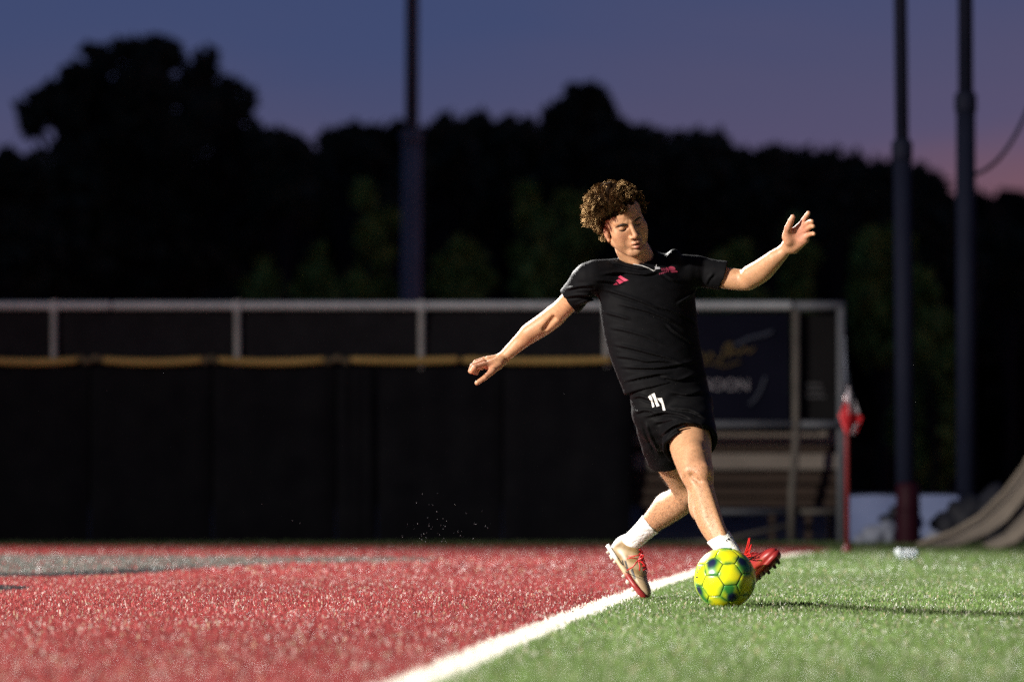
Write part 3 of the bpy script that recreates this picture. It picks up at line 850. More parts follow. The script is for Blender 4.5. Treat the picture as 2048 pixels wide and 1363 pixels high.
def join(parts):
    V = []; F = []; o = 0
    for v, f in parts:
        V.append(v); F.append(f + o); o += len(v)
    return np.concatenate(V), np.concatenate(F)
def unit(v):
    v = np.array(v, float); return v / np.linalg.norm(v)
def limb(st, side=(1, 0, 0), grow=0.0, n=3):
    """st: (px, py, D, rx[, ry])"""
    return Loft([P(*q[:3]) for q in st], side, [q[3] for q in st], [q[4] if len(q) > 4 else q[3] for q in st], n, grow)
# ---------------------------------------------------------------- the player
# joints: bearing in the photograph, distance from the camera, radius in metres
FRONT_LEG = [(1374, 815, 21.08, .080), (1377, 850, 21.01, .082), (1381, 890, 20.92, .077), (1387, 922, 20.85, .067, .068), (1395, 948, 20.80, .060, .062), (1402, 974, 20.775, .047, .052),
             (1409, 1003, 20.75, .0475, .058), (1416, 1030, 20.72, .0485, .057), (1429, 1060, 20.68, .043, .047), (1446, 1085, 20.64, .037, .040), (1462, 1108, 20.60, .034, .036), (1472, 1128, 20.57, .034)]
REAR_LEG = [(1314, 822, 21.12, .078), (1327, 872, 21.22, .078), (1348, 920, 21.32, .072), (1366, 955, 21.38, .062), (1376, 982, 21.43, .057, .06), (1358, 1001, 21.50, .056, .058),
            (1332, 1019, 21.58, .055, .056), (1304, 1044, 21.68, .0405, .042), (1281, 1066, 21.75, .034), (1258, 1089, 21.80, .034), (1244, 1104, 21.82, .034)]
R_ARM = [(1180, 560, 21.08, .040), (1156, 584, 21.13, .040), (1133, 608, 21.19, .038), (1106, 634, 21.26, .038), (1085, 650, 21.29, .0385), (1058, 668, 21.31, .035), (1028, 694, 21.33, .0265, .03), (1005, 716, 21.34, .0215, .027)]
L_ARM = [(1398, 548, 21.18, .040), (1428, 551, 21.17, .040), (1456, 556, 21.16, .040), (1488, 559, 21.145, .039), (1506, 552, 21.12, .041), (1527, 540, 21.085, .038), (1554, 515, 21.035, .0285, .031), (1572, 496, 21.01, .023, .028)]

# head frame: +x his left, +y out of the face, +z crown
HF = unit((0.33, -0.87, -0.30))
hz = np.array((-0.40, 0.0, 1.0)); HZ = unit(hz - HF * (hz @ HF))
HX = np.cross(HZ, HF) * -1.0
if HX[0] < 0: HX = -HX
HC = P(1246, 440, 21.05)
def H2W(q): q = np.asarray(q, float); return HC + q[..., :1] * HX + q[..., 1:2] * HF + q[..., 2:3] * HZ
def W2H(p): q = np.asarray(p, float) - HC; return np.stack([q @ HX, q @ HF, q @ HZ], -1)

nk0 = W2H(P(1262, 492, 21.10)); nk1 = W2H(P(1290, 545, 21.16))
head = [('+', Ell((0, -.018, .032), (.073, .093, .084)), 0),
        ('+', Ell((0, .030, -.030), (.060, .056, .080)), .03),
        ('+', Ell((0, .020, .040), (.064, .066, .060)), .02),
        ('+', Cap((-.050, .005, -.068), (-.020, .066, -.100), .020, .019), .022), ('+', Cap((.050, .005, -.068), (.020, .066, -.100), .020, .019), .022),
        ('+', Ell((0, .076, -.103), (.022, .019, .017)), .018),
        ('+', Ell((-.044, .050, -.024), (.023, .023, .022)), .026), ('+', Ell((.044, .050, -.024), (.023, .023, .022)), .026),
        ('+', Ell((-.036, .052, -.056), (.024, .022, .028)), .024), ('+', Ell((.036, .052, -.056), (.024, .022, .028)), .024),
        ('+', Cap((-.044, .066, .024), (-.012, .081, .020), .008, .008), .014), ('+', Cap((.044, .066, .024), (.012, .081, .020), .008, .008), .014),
        ('-', Ell((-.030, .088, .003), (.020, .017, .0125)), .008), ('-', Ell((.030, .088, .003), (.020, .017, .0125)), .008),
        ('+', Ell((-.031, .066, .002), (.0155, .0155, .0125)), .003), ('+', Ell((.031, .066, .002), (.0155, .0155, .0125)), .003),
        ('+', Cap((0, .083, .014), (0, .108, -.030), .0075, .0095), .009),
        ('+', Ell((0, .107, -.034), (.0105, .0095, .0085)), .007),
        ('+', Ell((-.0135, .095, -.037), (.0085, .011, .0075)), .005), ('+', Ell((.0135, .095, -.037), (.0085, .011, .0075)), .005),
        ('-', Ell((-.007, .104, -.046), (.0038, .006, .004)), .002), ('-', Ell((.007, .104, -.046), (.0038, .006, .004)), .002),
        ('+', Ell((0, .078, -.064), (.026, .018, .022)), .014),
        ('-', Cap((0, .094, -.043), (0, .099, -.055), .003, .0035), .004),
        ('+', Cap((-.017, .089, -.064), (-.005, .0995, -.0605), .0045, .0066), .004), ('+', Cap((.017, .089, -.064), (.005, .0995, -.0605), .0045, .0066), .004),
        ('+', Cap((-.013, .090, -.0785), (.013, .090, -.0785), .0060, .0060), .004), ('+', Ell((0, .0955, -.0785), (.0125, .0085, .0078)), .004),
        ('-', Ell((0, .100, -.0700), (.0125, .012, .0030)), .002),
        ('-', Cap((-.016, .089, -.087), (.016, .089, -.087), .004, .004), .006),
        # neck with the strained cords and the folds under the jaw
        ('+', Cap(nk0, nk1, .060, .064), .018)]
for s_ in (-1, 1):
    e = s_ * .073
    head += [('+', Ell((e * .985, -.006, -.028), (.010, .016, .027)), .004),
             ('-', Ell((e + s_ * .011, .000, -.022), (.006, .010, .016)), .004), ('+', Ell((e, .002, -.052), (.0065, .008, .009)), .004)]
na = W2H(P(1243, 500, 21.075)); nb = W2H(P(1274, 530, 21.07))
head += [('+', Cap(na, nb, .014, .012), .014), ('-', Cap(W2H(P(1236, 497, 20.985)), W2H(P(1266, 517, 20.985)), .004, .003), .006),
         ('-', Cap(W2H(P(1236, 507, 20.98)), W2H(P(1262, 522, 20.98)), .003, .003), .005)]
hv, hf = sdf_mesh(head, 0.0019, smooth=1)
head_local = hv.copy(); hv = H2W(hv)
if np.linalg.det(np.stack([HX, HF, HZ])) < 0: hf = hf[:, ::-1]

def cv(*q): return [P(*a) for a in q]
def finger(pts, r0, r1, k=.004):
    o = []
    for i in range(len(pts) - 1):
        a = r0 + (r1 - r0) * i / (len(pts) - 1); b = r0 + (r1 - r0) * (i + 1) / (len(pts) - 1)
        o.append(('+', Cap(pts[i], pts[i + 1], a, b), k if i == 0 else .002))
    return o
# right arm: loose fist, thumb pointing down and away
rarm = [('+', limb(R_ARM), 0), ('+', Cap(P(1104, 634, 21.245), P(1056, 664, 21.28), .018, .016), .045), ('-', Cap(P(1108, 634, 21.21), P(1090, 655, 21.245), .004, .003), .022)]
pal = [P(1004, 719, 21.335), P(986, 724, 21.31), P(973, 726, 21.29)]
rarm += [('+', Cap(P(1002, 719, 21.335), P(977, 722, 21.325), .0235, .021), .012), ('+', Cap(P(1000, 722, 21.315), P(974, 730, 21.285), .020, .0155), .012),
         ('+', Cap(P(996, 719, 21.36), P(982, 719, 21.365), .018, .016), .012)]
for k, (a, b, c, d) in enumerate([((970, 728, 21.275), (949, 734, 21.245), (943, 742, 21.262), (953, 745, 21.29)), ((966, 722, 21.30), (945, 731, 21.275), (941, 741, 21.295), (952, 744, 21.315)),
                                  ((968, 718, 21.325), (951, 724, 21.305), (946, 735, 21.325), (956, 740, 21.34)), ((975, 716, 21.35), (961, 721, 21.335), (956, 731, 21.35), (964, 736, 21.36))]):
    rarm += finger(cv(a, b, c, d), .0105 if k < 3 else .0095, .0080 if k < 3 else .0070, .005)
rarm += [('+', Cap(P(998, 729, 21.30), P(982, 742, 21.265), .0165, .0125), .010)] + finger(cv((986, 740, 21.265), (970, 754, 21.245), (954, 765, 21.24)), .0115, .0088, .006)
rarm += [('-', Cap(P(968, 745, 21.235), P(956, 750, 21.235), .004, .004), .004)]
# left arm: forearm raised, open palm to the camera
larm = [('+', limb(L_ARM), 0), ('+', Ell(P(1500, 563, 21.15), (.022, .024, .022)), .02), ('+', Cap(P(1499, 546, 21.10), P(1545, 515, 21.025), .020, .016), .035)]
larm += [('+', Cap(P(1576, 488, 20.995), P(1600, 453, 20.96), .0215, .0145), .014), ('+', Cap(P(1580, 490, 20.995), P(1606, 460, 20.95), .021, .0145), .012), ('+', Cap(P(1584, 495, 20.995), P(1611, 472, 20.95), .020, .0135), .012),
         ('+', Cap(P(1590, 497, 20.995), P(1612, 480, 20.955), .015, .011), .012),
         ('+', Ell(P(1577, 474, 20.965), (.019, .016, .027)), .020), ('+', Cap(P(1580, 466, 20.965), P(1595, 456, 20.955), .012, .010), .012), ('-', Ell(P(1596, 471, 20.93), (.016, .012, .019)), .014)]
larm += finger(cv((1599, 453, 20.955), (1608, 439, 20.94), (1613, 431, 20.93), (1617, 425.5, 20.925)), .0110, .0080, .007)
larm += finger(cv((1605, 455, 20.95), (1615, 446, 20.915), (1620.5, 442.5, 20.90), (1624, 442.5, 20.885)), .0106, .0082, .006)
larm += finger(cv((1609, 462, 20.95), (1618, 454.5, 20.915), (1623, 451.5, 20.90), (1626.5, 452, 20.885)), .0102, .0080, .006)
larm += finger(cv((1612, 473, 20.95), (1620, 468, 20.925), (1625, 466.5, 20.915), (1628, 467, 20.905)), .0092, .0072, .006)
larm += finger(cv((1573, 472, 20.97), (1576, 455, 20.94), (1582, 441, 20.925), (1586, 433, 20.92)), .0150, .0088, .012)
larm += [('-', Cap(P(1586, 478, 20.945), P(1597, 458, 20.935), .0022, .0022), .005), ('-', Cap(P(1598, 480, 20.94), P(1610, 462, 20.925), .002, .002), .005)]
rv, rf = sdf_mesh(rarm, 0.0026, smooth=1)
lv, lf = sdf_mesh(larm, 0.0026, smooth=1)
# legs with calf, knee cap and shin
fleg = [('+', limb(FRONT_LEG), 0), ('+', Ell(P(1403, 944, 20.755), (.030, .026, .034)), .03), ('+', Cap(P(1386, 905, 20.82), P(1379, 938, 20.77), .036, .022), .035), ('+', Cap(P(1412, 975, 20.73), P(1445, 1066, 20.62), .012, .011), .02),
        ('+', Ell(P(1396, 1006, 20.79), (.034, .042, .062), None), .03), ('-', Cap(P(1384, 950, 20.738), P(1396, 962, 20.728), .004, .003), .02)]
rleg = [('+', limb(REAR_LEG), 0), ('+', Ell(P(1340, 1004, 21.58), (.046, .05, .036)), .03), ('+', Ell(P(1384, 984, 21.38), (.032, .03, .036)), .03), ('+', Cap(P(1350, 935, 21.36), P(1356, 968, 21.40), .026, .018), .03)]
fv, ff = sdf_mesh(fleg, 0.0042, smooth=1)
qv, qf = sdf_mesh(rleg, 0.0042, smooth=1)
core = [('+', Loft([P(1345, 800, 21.11), P(1325, 735, 21.12), P(1306, 650, 21.13), P(1293, 590, 21.14), P(1288, 560, 21.14), P(1287, 540, 21.15)], (.97, .2, 0), [.12, .115, .125, .13, .12, .05], [.085, .08, .085, .085, .07, .05]), 0),
        ('+', Cap(P(1290, 565, 21.14), P(1190, 566, 21.09), .04, .034), .04), ('+', Cap(P(1290, 562, 21.14), P(1392, 552, 21.20), .04, .034), .04),
        ('+', Cap(P(1345, 800, 21.11), P(1376, 830, 21.07), .08, .075), .04), ('+', Cap(P(1340, 800, 21.11), P(1312, 835, 21.13), .08, .075), .04)]
cv_, cf = sdf_mesh(core, 0.009, smooth=1)
bv, bf = join([(hv, hf), (rv, rf), (lv, lf), (fv, ff), (qv, qf), (cv_, cf)])
# skin tones: flushed palms, lips, ears and knees
colr = np.tile(np.array([0.48, 0.258, 0.140]), (len(bv), 1))
nh = len(hv); q = head_local
def blobw(c, r): return np.exp(-np.sum(((q - np.array(c)) / np.array(r)) ** 2, 1))
lip = np.clip(blobw((0, .10, -.0795), (.015, .02, .0075)) + .8 * blobw((0, .10, -.0615), (.018, .02, .005)), 0, 1)[:, None]
colr[:nh] = colr[:nh] * (1 - lip) + np.array([.40, .13, .115]) * lip
dk_ = np.clip(blobw((0, .096, -.0700), (.0125, .014, .0028)), 0, 1)[:, None]
colr[:nh] = colr[:nh] * (1 - dk_) + np.array([.05, .014, .012]) * dk_
fl = np.clip(.55 * (blobw((-.04, .07, -.03), (.02, .04, .02)) + blobw((.04, .07, -.03), (.02, .04, .02)) + blobw((0, .115, -.033), (.014, .02, .012)) + blobw((-.075, 0, -.01), (.02, .03, .05))), 0, .7)[:, None]
colr[:nh] = colr[:nh] * (1 - fl) + np.array([.47, .20, .125]) * fl
stub = np.clip(.35 * (blobw((0, .085, -.10), (.05, .05, .025)) + blobw((0, .10, -.054), (.022, .02, .006))), 0, .4)[:, None]
colr[:nh] = colr[:nh] * (1 - stub) + np.array([.26, .16, .105]) * stub
def flush(c, r, col, a):
    global colr
    w = (a * np.exp(-np.sum(((bv - c) / r) ** 2, 1)))[:, None]
    colr = colr * (1 - w) + np.array(col) * w
flush(P(1600, 458, 20.95), .07, (.46, .185, .13), .75); flush(P(965, 738, 21.27), .05, (.46, .19, .125), .7); flush(P(1405, 945, 20.76), .05, (.47, .21, .135), .5)
mott = 1 + 0.05 * (np.sin(bv[:, 0] * 130 + 3 * np.sin(bv[:, 2] * 70)) * np.sin(bv[:, 2] * 110 + bv[:, 1] * 90))
colr *= mott[:, None]
skin = attr_mat('skin', 0.46, 0.45)
b_ = skin.node_tree.nodes['Principled BSDF']
b_.inputs['Subsurface Weight'].default_value = 0.12
b_.inputs['Subsurface Radius'].default_value = (0.012, 0.005, 0.003)
b_.inputs['Subsurface Scale'].default_value = 1.0
t_ = skin.node_tree; tc_ = t_.nodes.new('ShaderNodeTexCoord'); nz_ = t_.nodes.new('ShaderNodeTexNoise'); nz_.inputs['Scale'].default_value = 180; nz_.inputs['Detail'].default_value = 3
bp_ = t_.nodes.new('ShaderNodeBump'); bp_.inputs['Strength'].default_value = 0.25; bp_.inputs['Distance'].default_value = 0.002
t_.links.new(tc_.outputs['Object'], nz_.inputs['Vector']); t_.links.new(nz_.outputs['Fac'], bp_.inputs['Height']); t_.links.new(bp_.outputs[0], b_.inputs['Normal'])
n3_ = t_.nodes.new('ShaderNodeTexNoise'); n3_.inputs['Scale'].default_value = 75; n3_.inputs['Detail'].default_value = 6; n3_.inputs['Roughness'].default_value = .7
t_.links.new(tc_.outputs['Object'], n3_.inputs['Vector'])
r3_ = t_.nodes.new('ShaderNodeMapRange'); r3_.inputs['From Min'].default_value = .3; r3_.inputs['From Max'].default_value = .7; r3_.inputs['To Min'].default_value = .80; r3_.inputs['To Max'].default_value = 1.12
t_.links.new(n3_.outputs['Fac'], r3_.inputs['Value'])
mx_ = t_.nodes.new('ShaderNodeVectorMath'); mx_.operation = 'SCALE'
at_ = [q for q in t_.nodes if q.type == 'ATTRIBUTE'][0]
t_.links.new(at_.outputs['Color'], mx_.inputs[0]); t_.links.new(r3_.outputs[0], mx_.inputs['Scale']); t_.links.new(mx_.outputs[0], b_.inputs['Base Color'])
rr_ = t_.nodes.new('ShaderNodeMapRange'); rr_.inputs['To Min'].default_value = 0.38; rr_.inputs['To Max'].default_value = 0.64
t_.links.new(nz_.outputs['Fac'], rr_.inputs['Value']); t_.links.new(rr_.outputs[0], b_.inputs['Roughness'])
PERSON = thing('person', 'young player in black shirt and shorts striding at the ball, arms flung wide', 'person', (P(1285, 976, 21.7)[0], 21.7, 0))
body_me = np_mesh('body', bv, bf, colr)
body = link('body', body_me, skin, PERSON, True)

# fine hair on shins and calves
LV = np.concatenate([fv, qv]); LZ = np.array([P(1, 930, 20.8)[2], P(1, 1085, 20.7)[2]])
sel = np.where((LV[:, 2] < LZ[0]) & (LV[:, 2] > LZ[1]))[0]; pick = rng.choice(sel, 6500)
axes_ = np.concatenate([np.tile(unit(P(1462, 1108, 20.60) - P(1395, 948, 20.80)), (len(fv), 1)), np.tile(unit(P(1244, 1104, 21.82) - P(1376, 982, 21.43)), (len(qv), 1))])
nrm_ = np.array([v.normal[:] for v in body_me.vertices])[len(hv) + len(rv) + len(lv):][:len(LV)]
p0 = LV[pick]; nn_ = nrm_[pick]; dd = axes_[pick] * .9 + nn_ * .55 + rng.normal(0, .25, (len(pick), 3)); dd /= np.linalg.norm(dd, axis=1)[:, None]
sd_ = np.cross(dd, nn_); sd_ /= np.linalg.norm(sd_, axis=1)[:, None] + 1e-9
Lh = rng.uniform(.006, .012, (len(pick), 1))
hvx = np.stack([p0 - sd_ * .00030, p0 + sd_ * .00030, p0 + dd * Lh + nn_ * Lh * .15], 1).reshape(-1, 3)
link('leg_hair', np_mesh('leg_hair', hvx, np.arange(len(hvx)).reshape(-1, 3)), new_mat('fine_brown_hair', (.06, .03, .014), .5, .4), PERSON)

# ---------------------------------------------------------------- shirt
UPX = unit((.97, .24, 0))
tors = Loft([P(1352, 850, 21.10), P(1338, 790, 21.10), P(1324, 745, 21.11), P(1306, 680, 21.12), P(1297, 625, 21.13), P(1293, 585, 21.14), P(1290, 556, 21.145), P(1288, 534, 21.15)], UPX,
            [.158, .158, .163, .176, .182, .178, .150, .085], [.120, .118, .116, .119, .122, .118, .095, .065])
NECKA, NECKB = P(1290, 545, 21.16), P(1262, 492, 21.10)
rs_end = P(1137, 604, 21.18); ls_end = P(1450, 547, 21.165)
sleeves_r = limb([(1205, 556, 21.08, .060, .062), (1178, 556, 21.07, .060), (1158, 580, 21.12, .055, .056), (1138, 604, 21.18, .053, .054), (1118, 626, 21.23, .053, .054)])
sleeves_l = limb([(1372, 545, 21.17, .062, .064), (1402, 544, 21.185, .056), (1428, 548, 21.175, .055), (1452, 551, 21.165, .055), (1480, 555, 21.15, .056)])
trunk_g = Group([('+', tors, 0), ('&', Plane(P(1326, 772, 21.1), (.22, -.05, -1.0)), .004),
                 ('-', Loft([P(1352, 850, 21.10), P(1338, 790, 21.10), P(1328, 757, 21.11)], UPX, [.150, .150, .150], [.110, .108, .106]), .004)])
slr_g = Group([('+', sleeves_r, 0), ('&', Plane(rs_end, (-.80, .05, -.60)), .003)])
sll_g = Group([('+', sleeves_l, 0), ('&', Plane(ls_end, (.95, -.02, -.22)), .003)])
shirt = [('+', trunk_g, 0), ('+', slr_g, .035), ('+', sll_g, .035),
         ('+', Cap(P(1276, 534, 21.13), P(1196, 543, 21.08), .043, .037), .03), ('+', Cap(P(1306, 532, 21.16), P(1392, 534, 21.19), .040, .036), .03),
         ('+', Ell(P(1348, 522, 21.13), (.030, .04, .046)), .022),
         ('+', Group([('+', Cap(P(1292, 552, 21.16), P(1262, 492, 21.10), .079, .074), 0), ('&', Plane(P(1280, 524, 21.11), unit(NECKB - NECKA) + np.array([.10, -.42, 0])), .004)]), .014)]
shirt_g = Group(list(shirt))
def creases(p, lines, h, w, dmax):
    """cloth folds: a ridge with a trough along its lower side, following lines over the cloth"""
    s = FPX / p[:, 1]; px = 1024 + p[:, 0] * s; py = 976 - (p[:, 2] - CAM_H) * s
    out = np.zeros(len(p)); front = np.clip((dmax - p[:, 1]) / .05, 0, 1)
    for ln, k in lines:
        ln = np.array(ln, float); n = len(ln); best = np.full(len(p), 1e3); sg = np.zeros(len(p)); tt = np.zeros(len(p))
        t0 = np.linspace(0, n - 1, (n - 1) * 4 + 1); q = np.stack([np.interp(t0, np.arange(n), ln[:, i]) for i in (0, 1)], 1)
        q[1:-1] = .25 * q[:-2] + .5 * q[1:-1] + .25 * q[2:]
        sel = (px > q[:, 0].min() - 5 * w) & (px < q[:, 0].max() + 5 * w) & (py > q[:, 1].min() - 5 * w) & (py < q[:, 1].max() + 5 * w)
        X, Y = px[sel], py[sel]
        if len(X) == 0: continue
        bd = np.full(len(X), 1e3); bs = np.zeros(len(X)); bt = np.zeros(len(X))
        for i in range(len(q) - 1):
            ax, ay = q[i]; dx, dy = q[i + 1] - q[i]; L2 = dx * dx + dy * dy + 1e-9
            t = np.clip(((X - ax) * dx + (Y - ay) * dy) / L2, 0, 1); ex = X - ax - t * dx; ey = Y - ay - t * dy
            d = np.hypot(ex, ey); m = d < bd
            bd[m] = d[m]; bs[m] = np.sign(dx * ey - dy * ex)[m] * d[m]; bt[m] = ((i + t) / (len(q) - 1))[m]
        fade = np.clip(np.minimum(bt, 1 - bt) * 5, 0, 1) * np.clip((5 * w - bd) / (2 * w), 0, 1)
        prof = -np.exp(-((bs + .6 * w) / w) ** 2) + .85 * np.exp(-((bs - .9 * w) / (.75 * w)) ** 2)
        o = np.zeros(len(p)); o[sel] = h * k * prof * fade; out += o
    return out * front
SH_LINES = [([(1233, 607), (1268, 616), (1297, 623), (1333, 638), (1368, 657)], 1), ([(1306, 610), (1344, 622), (1380, 638), (1392, 648)], .9), ([(1204, 624), (1239, 633), (1262, 640)], .8),
            ([(1222, 688), (1256, 695), (1291, 704), (1333, 715), (1368, 729)], 1), ([(1238, 734), (1277, 736), (1312, 736), (1356, 730), (1396, 722)], 1.1), ([(1277, 724), (1321, 721), (1356, 727), (1385, 738)], .8),
            ([(1318, 750), (1356, 762), (1394, 747)], 1.1), ([(1243, 764), (1283, 754), (1318, 747), (1345, 748)], 1), ([(1217, 521), (1243, 530), (1274, 537), (1306, 538)], .9), ([(1200, 549), (1243, 544), (1287, 550), (1322, 543)], 1.1),
            ([(1206, 578), (1234, 587), (1263, 596), (1292, 607), (1318, 620)], 1), ([(1190, 560), (1226, 564), (1250, 570)], .7), ([(1131, 580), (1157, 573), (1190, 571)], 1), ([(1126, 595), (1155, 591), (1188, 592)], 1.1), ([(1150, 612), (1175, 603), (1196, 602)], 1),
            ([(1330, 648), (1352, 666), (1392, 690)], .8), ([(1216, 655), (1245, 660), (1290, 672), (1330, 690)], .7), ([(1396, 575), (1376, 592), (1352, 606)], 1), ([(1412, 572), (1418, 558), (1430, 545)], .8), ([(1322, 545), (1345, 560), (1372, 566)], .7), ([(1230, 712), (1262, 716), (1300, 724)], .8)]
SO_LINES = [([(1286, 834), (1327, 824), (1356, 827), (1390, 840)], 1.1), ([(1318, 874), (1344, 852), (1371, 843), (1394, 849)], 1.1), ([(1328, 890), (1356, 866), (1395, 861)], 1), ([(1336, 816), (1380, 819), (1410, 834)], .9), ([(1262, 796), (1280, 792), (1297, 798), (1325, 806)], 1),
            ([(1288, 842), (1297, 871), (1318, 912)], 1), ([(1270, 826), (1288, 820), (1312, 824)], .9), ([(1342, 900), (1366, 880), (1396, 872)], .8), ([(1340, 784), (1372, 790), (1408, 782)], .9), ([(1306, 846), (1330, 842), (1352, 836)], .8), ([(1400, 845), (1412, 872), (1418, 900)], .9)]
shirt += [('-', limb(R_ARM[2:6], grow=.008), .003), ('-', limb(L_ARM[2:6], grow=.008), .003), ('-', Cap(NECKA * .6 + NECKB * .4, NECKB + (NECKB - NECKA), .066, .067), .003)]
def wrinkle(p):
    u = p[:, 0] * .8 + p[:, 2] * .45; w = p[:, 2] - p[:, 0] * .35
    a = np.sin(w * 95 + 2.2 * np.sin(u * 19) + 1.3 * np.sin(p[:, 1] * 30)) * (0.5 + .5 * np.sin(u * 14 + w * 9))
    b = np.sin(w * 170 + 3 * np.sin(u * 23 + 1))
    low = np.clip((0.95 - p[:, 2]) / .25, .25, 1)
    return (0.0016 * a + 0.0006 * b) * low + creases(p, SH_LINES, .0075, 3.2, 21.16)
sv, sf = sdf_mesh(shirt, 0.0030, disp=wrinkle, smooth=2)
shirt_mat = noisy_mat('black_polyester_knit', (0.0046, 0.0047, 0.0056), (0.0062, 0.0063, 0.0075), 40, 0.62, 0.03, 0.12, 1100)
shirt_mat.node_tree.nodes['Principled BSDF'].inputs['Sheen Weight'].default_value = 0.0
shirt_mat.node_tree.nodes['Principled BSDF'].inputs['Sheen Roughness'].default_value = 0.4
shirt_o = link('shirt', np_mesh('shirt', sv, sf), shirt_mat, PERSON, True)

# ---------------------------------------------------------------- shorts
fdir = unit(P(1396, 950, 20.80) - P(1378, 830, 21.05)); rdir = unit(P(1362, 950, 21.37) - P(1318, 845, 21.16))
def flare(st, add): return [(q[0], q[1], q[2]) + tuple(r + e for r in q[3:]) for q, e in zip(st, add)]
trunk_s = Loft([P(1334, 762, 21.10), P(1340, 790, 21.10), P(1345, 825, 21.10), P(1350, 850, 21.11)], UPX, [.146, .150, .150, .12], [.106, .114, .120, .10])
leg_f = Group([('+', limb(flare(FRONT_LEG[:5], (.012, .017, .026, .036, .046))), 0), ('&', Plane(P(1376, 890, 20.925), fdir + np.array([.14, 0, 0])), .003), ('-', limb(FRONT_LEG[2:6], grow=.012), .003)])
leg_r = Group([('+', limb(flare(REAR_LEG[:5], (.010, .014, .024, .034, .04))), 0), ('&', Plane(P(1338, 912, 21.28), rdir + np.array([.1, 0, .0])), .003), ('-', limb(REAR_LEG[2:6], grow=.012), .003)])
shorts_g = Group([('+', trunk_s, 0), ('+', leg_f, .025), ('+', leg_r, .015)])
shorts = list(shorts_g.prims)
def wrinkle2(p):
    u = p[:, 0] * .7 + p[:, 2] * .7; w = p[:, 2] * .8 - p[:, 0] * .6
    return 0.0012 * np.sin(w * 80 + 2.4 * np.sin(u * 16)) * (.4 + .6 * np.sin(u * 21 + 1) ** 2) + .0006 * np.sin(w * 160 + 2 * np.sin(u * 31)) + creases(p, SO_LINES, .008, 3.6, 21.2)
shv, shf = sdf_mesh(shorts, 0.0032, disp=wrinkle2, smooth=2)
shorts_mat = noisy_mat('black_woven_shorts', (0.0040, 0.0041, 0.0048), (0.0055, 0.0056, 0.0064), 40, 0.58, 0.04, 0.10, 1100)
shorts_o = link('shorts', np_mesh('shorts', shv, shf), shorts_mat, PERSON, True)

# ---------------------------------------------------------------- socks
sock_mat = noisy_mat('white_ribbed_sock', (0.70, 0.70, 0.70), (0.80, 0.80, 0.79), 30, 0.9, 0.1, 0.10, 500)
def sock(st, label, rim_o, rim_d, ribs=40):
    L = limb(st, grow=.0045)
    pr = [('+', L, 0), ('&', Plane(rim_o, -np.array(rim_d)), .003), ('-', limb(st, grow=.0008), .001)]
    c = [P(*a[:3]) for a in st]; axd = unit(c[-1] - c[0]); sd = unit(np.cross(axd, (0, 1, 0))); f2 = np.cross(axd, sd)
    def rib(p):
        ang = np.arctan2((p - c[0]) @ sd, (p - c[0]) @ f2)
        return .0005 * np.cos(ang * ribs) + .0006 * np.sin((p @ axd) * 120 + 2 * np.sin(ang * 3)) * np.sin(ang * 2 + 1)
    V, F = sdf_mesh(pr, .0026, disp=rib, smooth=1)
    return link('sock', np_mesh('sock', V, F), sock_mat, PERSON, True)
sk_f = sock(FRONT_LEG[7:], '', P(1442, 1068, 20.66), unit((.48, -.10, -.88)))
sk_r = sock(REAR_LEG[5:], '', P(1302, 1046, 21.69), unit((-.75, .12, -.66)))

# ---------------------------------------------------------------- boots
class Frame:
    def __init__(s, o, f, up):
        s.o = np.array(o); s.f = unit(f); up = np.array(up, float); s.u = unit(up - s.f * (up @ s.f)); s.r = np.cross(s.f, s.u)
    def __call__(s, q): q = np.asarray(q, float); return s.o + q[..., :1] * s.f + q[..., 1:2] * s.r + q[..., 2:3] * s.u
boot_col = attr_mat('worn_boot_leather', 0.42, 0.5)
sole_col = attr_mat('scuffed_sole', 0.45, 0.5)
sole_dark = noisy_mat('dark_sole_plate', (0.03, 0.012, 0.012), (0.07, 0.02, 0.02), 40, 0.5, 0.5)
stud_mat = noisy_mat('pale_boot_stud', (0.35, 0.30, 0.24), (0.5, 0.45, 0.38), 60, 0.5)
lace_mat = noisy_mat('red_boot_lace', (0.42, 0.010, 0.014), (0.52, 0.02, 0.02), 90, 0.7, 0.2)
black_print = new_mat('black_print', (0.012, 0.012, 0.013), 0.5)
def outline_w(x):  # half width of the sole along the foot
    return np.interp(x, [0, .02, .06, .12, .18, .22, .255, .275], [.018, .030, .034, .033, .044, .043, .030, .012])
